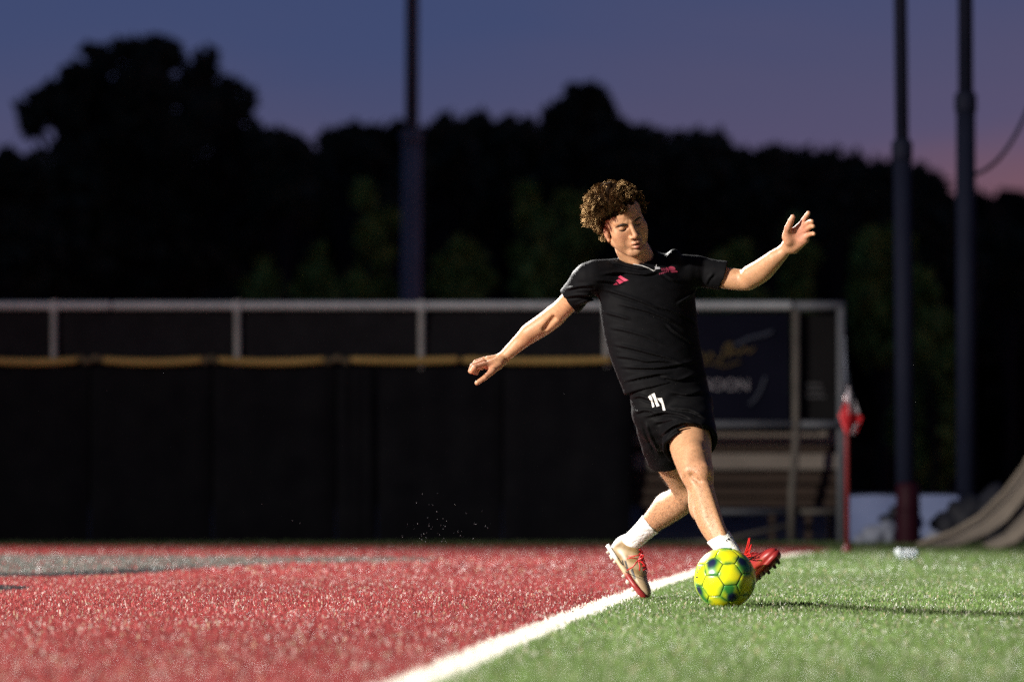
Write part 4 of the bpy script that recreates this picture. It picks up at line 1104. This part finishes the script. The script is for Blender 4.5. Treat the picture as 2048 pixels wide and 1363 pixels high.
def boot(fr, toe_red, stud_m):
    up = [('+', Ell((.045, 0, .042), (.046, .033, .046)), 0), ('+', Cap((.035, 0, .070), (.060, 0, .076), .031, .033), .02), ('+', Cap((.022, 0, .055), (.020, 0, .100), .024, .016), .015), ('+', Ell((.115, 0, .040), (.080, .035, .040)), .03), ('+', Ell((.195, 0, .028), (.078, .043, .029)), .03),
          ('+', Cap((.085, 0, .074), (.165, 0, .044), .020, .020), .02), ('&', Plane((0, 0, .004), (0, 0, -1)), .004), ('-', Cap((.050, 0, .098), (.062, 0, .140), .030, .034), .006)]
    V, F = sdf_mesh(up, .0022, smooth=1)
    x, y, z = V[:, 0], V[:, 1], V[:, 2]
    c = np.tile(np.array([.25, .165, .070]), (len(V), 1))
    c *= (1 + .18 * np.sin(x * 160 + 2 * np.sin(y * 120)) * np.sin(z * 140 + x * 60))[:, None]
    cream = np.clip((np.sin(x * 90 - z * 120) * .5 + .3), 0, 1)[:, None] * .5
    c = c * (1 - cream) + np.array([.50, .42, .29]) * cream
    hw = np.clip((.035 - x) / .02, 0, 1)[:, None]; c = c * (1 - hw) + np.array([.74, .72, .70]) * hw
    if toe_red:
        tw = np.clip((x - .165 - .5 * (.03 - z)) / .012, 0, 1)[:, None]; c = c * (1 - tw) + np.array([.27, .020, .020]) * tw
    else:
        tw = np.clip((x - .20) / .015, 0, 1)[:, None] * .6; c = c * (1 - tw) + np.array([.36, .27, .18]) * tw
        tw = (np.clip((x - .12) / .02, 0, 1) * np.clip((.018 - z) / .006, 0, 1))[:, None]; c = c * (1 - tw) + np.array([.34, .04, .035]) * tw
    tg = (np.clip((x - .075) / .01, 0, 1) * np.clip((.185 - x) / .01, 0, 1) * np.clip((.014 - np.abs(y)) / .004, 0, 1) * np.clip((z - .04) / .008, 0, 1))[:, None]
    c = c * (1 - tg) + np.array([.20, .03, .03]) * tg
    W = fr(V)
    det = np.linalg.det(np.stack([fr.f, fr.r, fr.u]))
    if det < 0: F = F[:, ::-1]
    o = link('boot', np_mesh('boot', W, F, np.clip(c, 0, 1)), boot_col, PERSON, True)
    bvh = BVHTree.FromPolygons([tuple(v) for v in W], [tuple(int(i) for i in f) for f in F])
    # sole plate
    xs = np.linspace(0.0, .275, 30); SV = []; SF = []
    for i, xx in enumerate(xs):
        w = float(outline_w(xx)); rock = .010 * max(0, (xx - .19) / .085) ** 2
        ed = (.014 if xx > .12 else .009)
        SV += [(xx, -w, rock + ed), (xx, -w * 1.04, rock), (xx, -w * .8, rock - .006), (xx, w * .8, rock - .006), (xx, w * 1.04, rock), (xx, w, rock + ed)]
        if i:
            a = 6 * i - 6
            for j in range(6):
                k = (j + 1) % 6; SF.append((a + j, a + k, a + 6 + k, a + 6 + j))
    SF += [(5, 4, 3, 2, 1, 0), tuple(len(SV) - 6 + j for j in range(6))]
    me = bpy.data.meshes.new('sole'); me.from_pydata([tuple(v) for v in fr(np.array(SV))], [], SF); me.update()
    bm = bmesh.new(); bm.from_mesh(me); bmesh.ops.recalc_face_normals(bm, faces=bm.faces); bm.to_mesh(me); bm.free()
    sx_ = np.array(SV)[:, 0]; sc_ = np.tile(np.array([.25, .018, .018]), (len(SV), 1))
    if not toe_red:
        w = np.clip((.165 - sx_) / .02, 0, 1)[:, None]; sc_ = sc_ * (1 - w) + np.array([.46, .36, .22]) * w
        w = np.clip((.085 - sx_) / .02, 0, 1)[:, None]; sc_ = sc_ * (1 - w) + np.array([.74, .72, .70]) * w
    at = me.color_attributes.new('Col', 'FLOAT_COLOR', 'POINT'); cc = np.ones((len(SV), 4), dtype=np.float32); cc[:, :3] = sc_; at.data.foreach_set('color', cc.ravel())
    link('sole', me, sole_col, o, True)
    for (sx, sy) in ((.03, -.02), (.03, .02), (.06, -.021), (.06, .021), (.155, -.028), (.155, .028), (.19, -.034), (.19, .034), (.225, -.027), (.225, .027), (.25, 0)):
        rock = .010 * max(0, (sx - .19) / .085) ** 2
        tube('stud', fr(np.array([(sx, sy, rock), (sx, sy, rock - .010), (sx, sy, rock - .017)])), [.0075, .006, .0045], stud_m, o, 8)
    return o, bvh
def on_surf(bvh, fr, x, y, lift):
    h = bvh.ray_cast(Vector(fr(np.array((x, y, .2)))), Vector(-fr.u))
    return None if h[0] is None else np.array(h[0]) + fr.u * lift
def laces(o, bvh, fr, bows):
    for k in range(5):
        x = .092 + .017 * k; w = .017 + .0012 * k
        for sg in (-1, 1):
            pts = [on_surf(bvh, fr, x + .017 * (t - .0), sg * (w - 2 * w * t), .0025 + .003 * math.sin(math.pi * t)) for t in np.linspace(0, 1, 7)]
            if all(p is not None for p in pts): tube('lace', pts, .0020, lace_mat, o, 6)
    for pts in bows: tube('lace', [P(*q) for q in pts], .0025, lace_mat, o, 6)
FR_R = Frame(P(1216, 1092, 21.82), (.48, -.46, -.75), (.81, -.02, .575))
FR_F = Frame(P(1479, 1187, 20.60), (.50, -.70, .51), (-.61, .17, .78))
boot_r, bvh_r = boot(FR_R, False, stud_mat)
boot_f, bvh_f = boot(FR_F, True, sole_dark)
boot_r['label'] = 'cream boot with white heel, toe pressed to the white line'; boot_f['label'] = 'boot with red toe tipped up behind the ball'
sp = smooth_path = lambda q, n=5: q
laces(boot_r, bvh_r, FR_R, [[(1277, 1117, 21.66), (1283, 1108, 21.64), (1288, 1110, 21.63), (1284, 1115, 21.63), (1277, 1118, 21.65)], [(1276, 1118, 21.66), (1285, 1124, 21.63), (1291, 1131, 21.62)], [(1275, 1116, 21.66), (1262, 1114, 21.65), (1254, 1116, 21.66)], [(1276, 1119, 21.65), (1266, 1132, 21.64), (1254, 1139, 21.66)], [(1258, 1111, 21.67), (1268, 1111, 21.65), (1280, 1108, 21.65)], [(1277, 1120, 21.64), (1280, 1132, 21.62), (1279, 1140, 21.62)]])
laces(boot_f, bvh_f, FR_F, [[(1489, 1108, 20.45), (1494, 1092, 20.42), (1498, 1075, 20.41), (1500, 1074, 20.41), (1498, 1088, 20.41), (1492, 1106, 20.43)], [(1490, 1108, 20.45), (1499, 1096, 20.41), (1503, 1088, 20.40), (1500, 1100, 20.40), (1492, 1110, 20.43)], [(1482, 1106, 20.48), (1490, 1108, 20.44), (1500, 1105, 20.40)], [(1484, 1110, 20.46), (1493, 1112, 20.42), (1503, 1110, 20.39)]])

# ---------------------------------------------------------------- prints that lie on the cloth
def bvh_of(V, F): return BVHTree.FromPolygons([tuple(v) for v in V], [tuple(int(i) for i in f) for f in F])
CAMP = Vector((0, 0, CAM_H))
def cast(bvh, px, py, lift=.0012):
    d = (Vector(P(px, py, 21.0)) - CAMP).normalized()
    h = bvh.ray_cast(CAMP, d)
    return None if h[0] is None else np.array(h[0]) + np.array(h[1]) * lift * (1 if Vector(h[1]).dot(d) < 0 else -1)
def decal(name, poly, bvh, mat, parent, step=1.6, lift=.0014):
    bm = bmesh.new()
    vs = [bm.verts.new((x, y, 0)) for x, y in poly]; bm.faces.new(vs)
    bmesh.ops.triangulate(bm, faces=bm.faces)
    for _ in range(4):
        e = [q for q in bm.edges if q.calc_length() > step]
        if not e: break
        bmesh.ops.subdivide_edges(bm, edges=e, cuts=1)
        bmesh.ops.triangulate(bm, faces=bm.faces)
    for v in bm.verts:
        p = cast(bvh, v.co.x, v.co.y, lift)
        v.co = Vector(p) if p is not None else Vector(P(v.co.x, v.co.y, 21.0))
    me = bpy.data.meshes.new(name); bm.to_mesh(me); bm.free()
    return link(name, me, mat, parent, True)
b_shirt = bvh_of(sv, sf); b_shorts = bvh_of(shv, shf)
pink = new_mat('pink_print', (0.50, 0.045, 0.105), 0.55)
pink_dim = new_mat('dim_pink_print', (0.22, 0.03, 0.06), 0.6)
for poly in ([(1235.7, 553.6), (1240.7, 550.7), (1256.9, 560.2), (1248.2, 562.3)], [(1231.6, 560.7), (1237.4, 557.8), (1247.3, 563.6), (1239.5, 566.9)], [(1226.5, 569), (1232, 564), (1237.5, 568)]):
    decal('chest_emblem_bar', poly, b_shirt, pink, shirt_o)
def ring(cx, cy, rx, ry, w, rot=0, n=22):
    o = []; i_ = []
    for k in range(n + 1):
        a = 2 * math.pi * k / n * .97
        for L, s in ((o, 1), (i_, 1 - w)):
            x, y = rx * s * math.cos(a), ry * s * math.sin(a)
            L.append((cx + x * math.cos(rot) - y * math.sin(rot), cy + x * math.sin(rot) + y * math.cos(rot)))
    return o + i_[::-1]
pink_crest = new_mat('soft_pink_print', (0.34, 0.036, 0.078), 0.6)
decal('crest', ring(1343.5, 536.5, 7.0, 4.2, .34, .12), b_shirt, pink_crest, shirt_o)
for poly in ([(1331.5, 535), (1333.5, 534), (1338, 540.5), (1335, 540.8)], [(1336, 534.5), (1338, 533.6), (1342, 540), (1339.5, 540.6)], [(1343, 533.5), (1345.5, 533.5), (1346.5, 540), (1344, 540)],
             [(1340, 541.8), (1353, 540.4), (1355.5, 543.8), (1343, 544.8)]):
    decal('crest', poly, b_shirt, pink_crest, shirt_o)
for k in range(6):
    x = 1318 + 3.4 * k; y = 547.5 - 1.0 * k
    decal('crest_lettering', [(x, y - 1.5), (x + 2.2, y - 2), (x + 2.6, y + 1), (x + .4, y + 1.4)], b_shirt, pink_dim, shirt_o)
for k in range(3):
    x = 1322 + 4 * k
    decal('crest_lettering', [(x, 536), (x + 2.4, 535.5), (x + 3.4, 541), (x + 1.2, 541.5)], b_shirt, pink_dim, shirt_o)
white_print = new_mat('white_print', (0.78, 0.77, 0.75), 0.5)
for poly in ([(1296, 793), (1301.5, 789), (1304.5, 797), (1309, 812), (1305, 814), (1302, 800)], [(1303, 788), (1309, 785), (1312, 794), (1319, 810.5), (1313.5, 812.5), (1308, 798)], [(1314, 796), (1323.5, 795), (1327, 804), (1331, 820), (1326, 820.5), (1323, 806)]):
    decal('hip_emblem_bar', poly, b_shorts, white_print, shorts_o)
# light piping along the collar and shoulder seams, zip pull
pipe_mat = new_mat('pale_piping', (0.42, 0.42, 0.42), 0.6)
seam_mat = noisy_mat('black_rib_collar', (0.012, 0.012, 0.014), (0.016, 0.016, 0.018), 60, 0.8, 0.2)
def seam(name, pts, rad, mat, bvh, parent, lift=.001):
    t = np.linspace(0, 1, len(pts)); tt = np.linspace(0, 1, len(pts) * 5); q = np.array(pts, float)
    xs = np.interp(tt, t, q[:, 0]); ys = np.interp(tt, t, q[:, 1]); out = []
    for a, b in zip(xs, ys):
        h = cast(bvh, a, b, lift)
        if h is not None: out.append(h)
    if len(out) > 2: tube(name, out, rad, mat, parent, 6)
seam('collar_piping', [(1252, 524), (1268, 528), (1284, 531), (1298, 536), (1308, 542)], .0016, pipe_mat, b_shirt, shirt_o)
seam('collar_piping', [(1309, 542), (1312, 536), (1313, 528)], .0014, pipe_mat, b_shirt, shirt_o)
decal('zip_pull', [(1309, 533.5), (1319, 534.5), (1320, 538), (1311, 539)], b_shirt, new_mat('grey_zip_pull', (0.45, 0.45, 0.48), 0.35), shirt_o, lift=.003)
# sock mark
b_sf = BVHTree.FromPolygons([tuple(v.co) for v in sk_f.data.vertices], [tuple(p.vertices) for p in sk_f.data.polygons])
for (x, y, r) in ((1453, 1080, 1.7), (1457.3, 1077, 2.5), (1461, 1074, 1.6)):
    decal('sock_mark', [(x - r * 1.4, y + r * .4), (x - r * .3, y - r), (x + r * 1.5, y + r * .6), (x + r * .3, y + r)], b_sf, black_print, sk_f, step=1.0)
# side stripes of the rear boot
for poly in ([(1243, 1118), (1246, 1119), (1253, 1143), (1251, 1143)], [(1248.5, 1119), (1252.5, 1121), (1261, 1151), (1256.5, 1148)], [(1261, 1139), (1265.5, 1136), (1272, 1157), (1268, 1156)]):
    decal('boot_stripe', poly, bvh_r, black_print, boot_r, lift=.001)
decal('boot_stripe', [(1496, 1118), (1506, 1111), (1509, 1113), (1498, 1121)], bvh_f, black_print, boot_f, lift=.001)

# ---------------------------------------------------------------- brows and lash lines
hair_dark = new_mat('dark_brow_hair', (0.016, 0.009, 0.006), 0.6)
head_bvh = bvh_of(hv, hf)
def on_head(x, z, lift):
    h = head_bvh.ray_cast(Vector(H2W(np.array((x, .25, z)))), Vector(-HF))
    return np.array(h[0]) + HF * lift if h[0] is not None else None
for s_ in (-1, 1):
    for nm, pts, r in (('eyebrow', [(.010, .0105), (.020, .0160), (.032, .0190), (.043, .0165), (.050, .0105)], (.0042, .0056, .0052, .0040, .0020)), ('eyelash', [(.0175, -.0035), (.024, -.0062), (.031, -.0072), (.038, -.0060), (.046, -.0015)], (.0014, .0026, .0031, .0028, .0014))):
        t = np.linspace(0, 1, 5); tt = np.linspace(0, 1, 17); q = np.array(pts)
        xs = np.interp(tt, t, q[:, 0]) * s_; zs = np.interp(tt, t, q[:, 1]); rs = np.interp(tt, t, r)
        o3 = [on_head(a, b, -.0028 if nm == 'eyebrow' else -.0006) for a, b in zip(xs, zs)]
        tube(nm, o3, rs, hair_dark, PERSON, 7)

BH = []
for s_ in (-1, 1):
    for k in range(300):
        t = rng.uniform(0, 1); c = np.interp(t, np.linspace(0, 1, 5), (.010, .020, .032, .043, .050)), np.interp(t, np.linspace(0, 1, 5), (.0105, .0160, .0190, .0165, .0105))
        half = np.interp(t, (0, .3, .7, 1), (.0042, .0056, .0046, .0018)); x0 = s_ * c[0]; z0 = c[1] + rng.uniform(-1, 1) * half
        p0 = on_head(x0, z0, -.0003); p1 = on_head(x0 + s_ * .0045, z0 + .0022 * (1 - t * 1.6) + rng.normal(0, .0006), .0012)
        if p0 is None or p1 is None: continue
        w_ = HZ * .0006; BH.append((p0 - w_, p0 + w_, p1))
link('eyebrow_hair', np_mesh('eyebrow_hair', np.array(BH).reshape(-1, 3), np.arange(3 * len(BH)).reshape(-1, 3)), hair_dark, PERSON)

# ---------------------------------------------------------------- curly hair
def scalp(n):
    P_ = []
    while len(P_) < n:
        d = rng.normal(0, 1, 3); d /= np.linalg.norm(d)
        p = np.array((0, -.018, .034)) + d * np.array((.073, .093, .085))
        x, y, z = p
        front = y > .02
        if abs(x) > .045 and z < .018 and y > -.05: continue
        if front:
            zmin = .068 - .35 * max(0, abs(x) - .03) + (.012 if x > 0 else -.012)
            if z < zmin: continue
        elif z < -.005 + (y * .9 if y > 0 else .0) - (.045 if y < -.02 else 0): continue
        P_.append((p, d))
    return P_
roots = scalp(640)
HV = []; HFc = []; off = 0
hs = [('+', Ell(p + d * (-.006 + (.018 if p[0] < .0 and p[1] < .03 else .0)), (.019, .019, .019)), .010) for p, d in scalp(150)]
hs += [('-', Ell((.0, .10, .0), (.075, .055, .066)), .012)]
cvv, cff = sdf_mesh(hs, .004, disp=lambda p: .004 * np.sin(p[:, 0] * 260 + 2 * np.sin(p[:, 2] * 120)) * np.sin(p[:, 2] * 230 + p[:, 1] * 180), smooth=0)
HT = []
def add_strand(pts, r):
    V, F = tube_arrays(pts, r, 3, caps=False); HT.append((V, np.array(F)))
for p, d in roots:
    # volume is swept up and over to his right
    right = np.clip((.035 - p[0]) / .09, 0.15, 1)
    L = (.022 + .025 * right) * rng.uniform(.75, 1.25)
    if p[2] < .03: L *= .7
    dirn = unit(d * .75 + np.array((-.55 * right, .0, .22)) + rng.normal(0, .26, 3))
    a = unit(np.cross(dirn, rng.normal(0, 1, 3))); b = np.cross(dirn, a)
    turns = rng.uniform(.8, 1.5); ph = rng.uniform(0, 6.28); cr_ = rng.uniform(.0045, .0095)
    droop = np.array((-.35 * right, .25 if p[1] > 0 else -.3, -.55)) * rng.uniform(.2, .75) * (.25 if p[1] > .02 else 1)
    t = np.linspace(0, 1, 12)
    for k in range(18):
        of = rng.normal(0, .0036, 3); j = rng.uniform(.90, 1.06); ph2 = ph + rng.normal(0, .10)
        c = p + d * .002 + of + dirn * (L * j * t)[:, None] + droop * (L * (t ** 2))[:, None]
        g = cr_ * np.minimum(1, t * 3)
        c = c + a * (g * np.cos(ph2 + turns * 6.28 * t))[:, None] + b * (g * np.sin(ph2 + turns * 6.28 * t))[:, None]
        add_strand(H2W(c), .0010 * (1 - .5 * t))
hv2, hf2 = join(HT)
scalp_mat = noisy_mat('dark_hair_roots', (0.006, 0.0034, 0.002), (0.014, 0.007, 0.0034), 60, 0.9, 0.02)
hair_mat = noisy_mat('brown_curly_hair', (0.012, 0.0062, 0.0028), (0.036, 0.0185, 0.0075), 45, 0.5, 0.22)
t_ = hair_mat.node_tree; hb = t_.nodes['Principled BSDF']; hb.inputs['Specular IOR Level'].default_value = 0.0; hb.inputs['IOR'].default_value = 1.05
gl_ = t_.nodes.new('ShaderNodeBsdfAnisotropic'); gl_.inputs['Color'].default_value = (.62, .40, .19, 1); gl_.inputs['Roughness'].default_value = .38
tl_ = t_.nodes.new('ShaderNodeBsdfTranslucent'); tl_.inputs['Color'].default_value = (.26, .14, .05, 1)
m1_ = t_.nodes.new('ShaderNodeMixShader'); m1_.inputs[0].default_value = .34; m2_ = t_.nodes.new('ShaderNodeMixShader'); m2_.inputs[0].default_value = .20
t_.links.new(hb.outputs[0], m1_.inputs[1]); t_.links.new(tl_.outputs[0], m1_.inputs[2]); t_.links.new(m1_.outputs[0], m2_.inputs[1]); t_.links.new(gl_.outputs[0], m2_.inputs[2])
t_.links.new(m2_.outputs[0], t_.nodes['Material Output'].inputs['Surface'])
hair_o = link('hair', np_mesh('hair', hv2, hf2), hair_mat, PERSON, True)
link('hair_base', np_mesh('hair_base', H2W(cvv), cff if np.linalg.det(np.stack([HX, HF, HZ])) > 0 else cff[:, ::-1]), scalp_mat, hair_o, True)
# ---------------------------------------------------------------- football: 32 stitched panels
R_B = 0.1105
BC = np.array([P(1450, 976, 20.3)[0], 20.3, R_B - 0.001])
ball = thing('football', 'yellow and green match ball on the turf at the striker\'s boot', 'ball', (BC[0], BC[1], 0))
ph_ = (1 + 5 ** .5) / 2
ico = np.array([(0, s1 * 1, s2 * ph_) for s1 in (-1, 1) for s2 in (-1, 1)] + [(s1 * 1, s2 * ph_, 0) for s1 in (-1, 1) for s2 in (-1, 1)] + [(s2 * ph_, 0, s1 * 1) for s1 in (-1, 1) for s2 in (-1, 1)], float)
ico /= np.linalg.norm(ico[0])
# turn the ball so its dark pentagons sit where the photograph shows them
tgt = np.array([(-.44, -.76, .48), (.56, -.74, .37), (.27, -.845, -.46)]); tgt /= np.linalg.norm(tgt, axis=1)[:, None]
best = None
for i in range(12):
    for j in range(12):
        for k in range(12):
            A = ico[[i, j, k]]
            if i != j and abs(A[0] @ A[1] - .447) < .01 and abs(A[1] @ A[2] - .447) < .01 and abs(A[0] @ A[2] - .447) < .01:
                U, S_, Vt = np.linalg.svd(A.T @ tgt); R = (U @ Vt).T
                if np.linalg.det(R) > 0:
                    e = np.sum((A @ R.T - tgt) ** 2)
                    if best is None or e < best[0]: best = (e, R)
ico = ico @ best[1].T
tv = []
for i in range(12):
    for j in range(12):
        if i != j and abs(ico[i] @ ico[j] - .447) < .01: tv.append((i, ico[i] * 2 / 3 + ico[j] / 3))
tvp = np.array([q[1] for q in tv]); tvi = np.array([q[0] for q in tv])
def order(pts, c):
    c = unit(c); a = unit(pts[0] - c * (pts[0] @ c)); b = np.cross(c, a)
    return pts[np.argsort(np.arctan2(pts @ b, pts @ a))]
faces = [(ico[i], order(tvp[tvi == i], ico[i]), True) for i in range(12)]
for i in range(12):
    for j in range(i + 1, 12):
        for k in range(j + 1, 12):
            if ico[i] @ ico[j] > .4 and ico[j] @ ico[k] > .4 and ico[i] @ ico[k] > .4:
                c = unit(ico[i] + ico[j] + ico[k])
                d = np.linalg.norm(unit_all - c, axis=1) if False else np.linalg.norm(tvp / np.linalg.norm(tvp, axis=1)[:, None] - c, axis=1)
                faces.append((c, order(tvp[np.argsort(d)[:6]], c), False))
YEL = np.array([.80, .76, .010]); GRN = np.array([.03, .20, .035]); NAV = np.array([.010, .016, .055]); LIM = np.array([.36, .56, .02])
ball_mat = attr_mat('glossy_ball_panel', 0.26, 0.5)
ball_mat.node_tree.nodes['Principled BSDF'].inputs['Coat Weight'].default_value = 0.2
# print is continuous over the ball: navy and green streaks beside every pentagon
pent_ax = []
for c, _, p in faces:
    if p:
        w = np.array((-.25, 0, 1.0)) * (1 if c[2] > -.3 or c[0] < -.5 else -1)
        pent_ax.append(unit(w - c * (w @ c)))
def paint(dirs):
    col = np.tile(YEL, (len(dirs), 1))
    for k in range(12):
        c = ico[k]; a = pent_ax[k]; b = np.cross(c, a)
        d = dirs - c; u = dirs @ a; v = dirs @ b; ang = np.arccos(np.clip(dirs @ c, -1, 1))
        fr_ = (dirs @ c > 0)
        wob_ = .04 * np.sin(9 * u + k) + .03 * np.sin(17 * v + 2 * k)
        g = np.clip((.52 + wob_ - ang) / .18, 0, 1)[:, None]; col = col * (1 - .6 * g) + LIM * .6 * g
        g = (np.clip((.25 + wob_ - np.abs(v)) / .12, 0, 1) * np.clip((.40 - np.abs(u + .02)) / .14, 0, 1) * fr_)[:, None]; col = col * (1 - g) + GRN * g
        n_ = (np.clip(1.45 - (((u - .15) / .19) ** 2 + ((v - .03) / .18) ** 2), 0, 1) * fr_)[:, None]; col = col * (1 - n_) + NAV * n_
    return col
for c, poly, pent in faces:
    cn = unit(c); m = len(poly); per = 5; rim = []
    for i in range(m):
        for t in np.linspace(0, 1, per, endpoint=False): rim.append(poly[i] * (1 - t) + poly[(i + 1) % m] * t)
    rim = np.array(rim); nr = len(rim); cen = cn * np.mean(np.linalg.norm(rim, axis=1))
    rings = [(.25, 1.0), (.5, 1.0), (.72, 1.0), (.86, .9995), (.93, .996), (.972, .987), (.98, .965)]
    V = [cn * R_B]; 
    for s_, h in rings:
        q = cen + (rim - cen) * s_; q = q / np.linalg.norm(q, axis=1)[:, None]; V += list(q * R_B * h)
    V = np.array(V); F3 = []
    F4 = []
    for j in range(nr): F4.append((0, 1 + j, 1 + (j + 1) % nr, 0))
    Fs = [(0, 1 + j, 1 + (j + 1) % nr) for j in range(nr)]
    for r in range(len(rings) - 1):
        for j in range(nr):
            k = (j + 1) % nr; a = 1 + r * nr; Fs.append((a + j, a + nr + j, a + nr + k, a + k))
    dirs = V / np.linalg.norm(V, axis=1)[:, None]; col = paint(dirs)
    # green double line just inside the stitching
    lv_ = np.concatenate([[0], np.repeat([0, 0, 0, .1, .55, .9, 1], nr)])[:, None]
    q_ = dirs * 4.2; bl = np.sin(q_[:, 0] * 1.7 + 2 * np.sin(q_[:, 2] * 1.1)) * np.sin(q_[:, 1] * 1.3 + q_[:, 2] * 1.9 + 1) + .5 * np.sin(q_[:, 0] * 3.1 - q_[:, 2] * 2.7)
    wr = np.concatenate([[0], np.repeat([0, .05, .35, .75, .9, 1, 1], nr)]); g2 = (np.clip((bl + .05) / .4, 0, 1) * wr)[:, None] * .85
    col = col * (1 - g2) + GRN * 1.3 * g2
    col = col * (1 - .45 * lv_) + GRN * .45 * lv_
    me = bpy.data.meshes.new('panel'); me.from_pydata([tuple(v + BC) for v in V], [], Fs); me.update()
    at = me.color_attributes.new('Col', 'FLOAT_COLOR', 'POINT'); cc = np.ones((len(V), 4), dtype=np.float32); cc[:, :3] = col; at.data.foreach_set('color', cc.ravel())
    link('panel', me, ball_mat, ball, True)
bm = bmesh.new(); bmesh.ops.create_icosphere(bm, subdivisions=4, radius=R_B * .978)
bmesh.ops.translate(bm, verts=bm.verts, vec=BC)
bm_obj('bladder', bm, new_mat('dark_green_seam', (.03, .085, .018), .6), ball, True)
# brand lettering low on the left panel, too blurred to read: dark bars of print
bb = BVHTree.FromPolygons([tuple(v.co) for o in ball.children if o.name.startswith('panel') for v in o.data.vertices], [], epsilon=0) if False else None
sph = bmesh.new(); bmesh.ops.create_icosphere(sph, subdivisions=5, radius=R_B * 1.0015); bmesh.ops.translate(sph, verts=sph.verts, vec=BC)
b_ball = BVHTree.FromBMesh(sph); sph.free()
for poly in ([(1391.5, 1152), (1396.5, 1150.5), (1397, 1153), (1392, 1155)], [(1396, 1136), (1401, 1133), (1402, 1135), (1397, 1138.5)], [(1401, 1130), (1406, 1127), (1407, 1128.5), (1402, 1132)], [(1392.5, 1144), (1396, 1141.5), (1397, 1143.5), (1393, 1146)]):
    decal('ball_lettering', poly, b_ball, black_print, ball, step=1.0, lift=.0006)

# ---------------------------------------------------------------- rubber crumb kicked up behind the stride
GV = []; GF = []; o_ = 0
bm = bmesh.new(); bmesh.ops.create_icosphere(bm, subdivisions=1, radius=1.0)
gv = np.array([v.co[:] for v in bm.verts]); gf = np.array([[v.index for v in f.verts] for f in bm.faces]); bm.free()
pts_ = [(x, y) for x, y in zip(rng.normal(868, 28, 34), 1088 - np.abs(rng.normal(0, 30, 34)))] + [(rng.uniform(800, 985), rng.uniform(1020, 1088)) for _ in range(22)] + [(845, 987), (875, 985), (833, 1004), (858, 1008), (910, 1008), (1128, 786), (213, 780), (600, 1045), (585, 1040), (524, 1007), (1840, 1079), (952, 1047), (980, 1046)]
for (x, y) in pts_:
    D = rng.uniform(21.2, 22.6); c = P(x, y, D); r = rng.uniform(.0008, .0022)
    c[2] = max(c[2], .012)
    GV.append(c + gv * r * np.array([1, 1, rng.uniform(.7, 1.3)])); GF.append(gf + o_); o_ += len(gv)
tag(link('kicked_up_rubber_crumb', np_mesh('kicked_up_rubber_crumb', np.concatenate(GV), np.concatenate(GF)), new_mat('wet_rubber_crumb', (.05, .052, .065), .3, .8), None, True), kind='stuff')
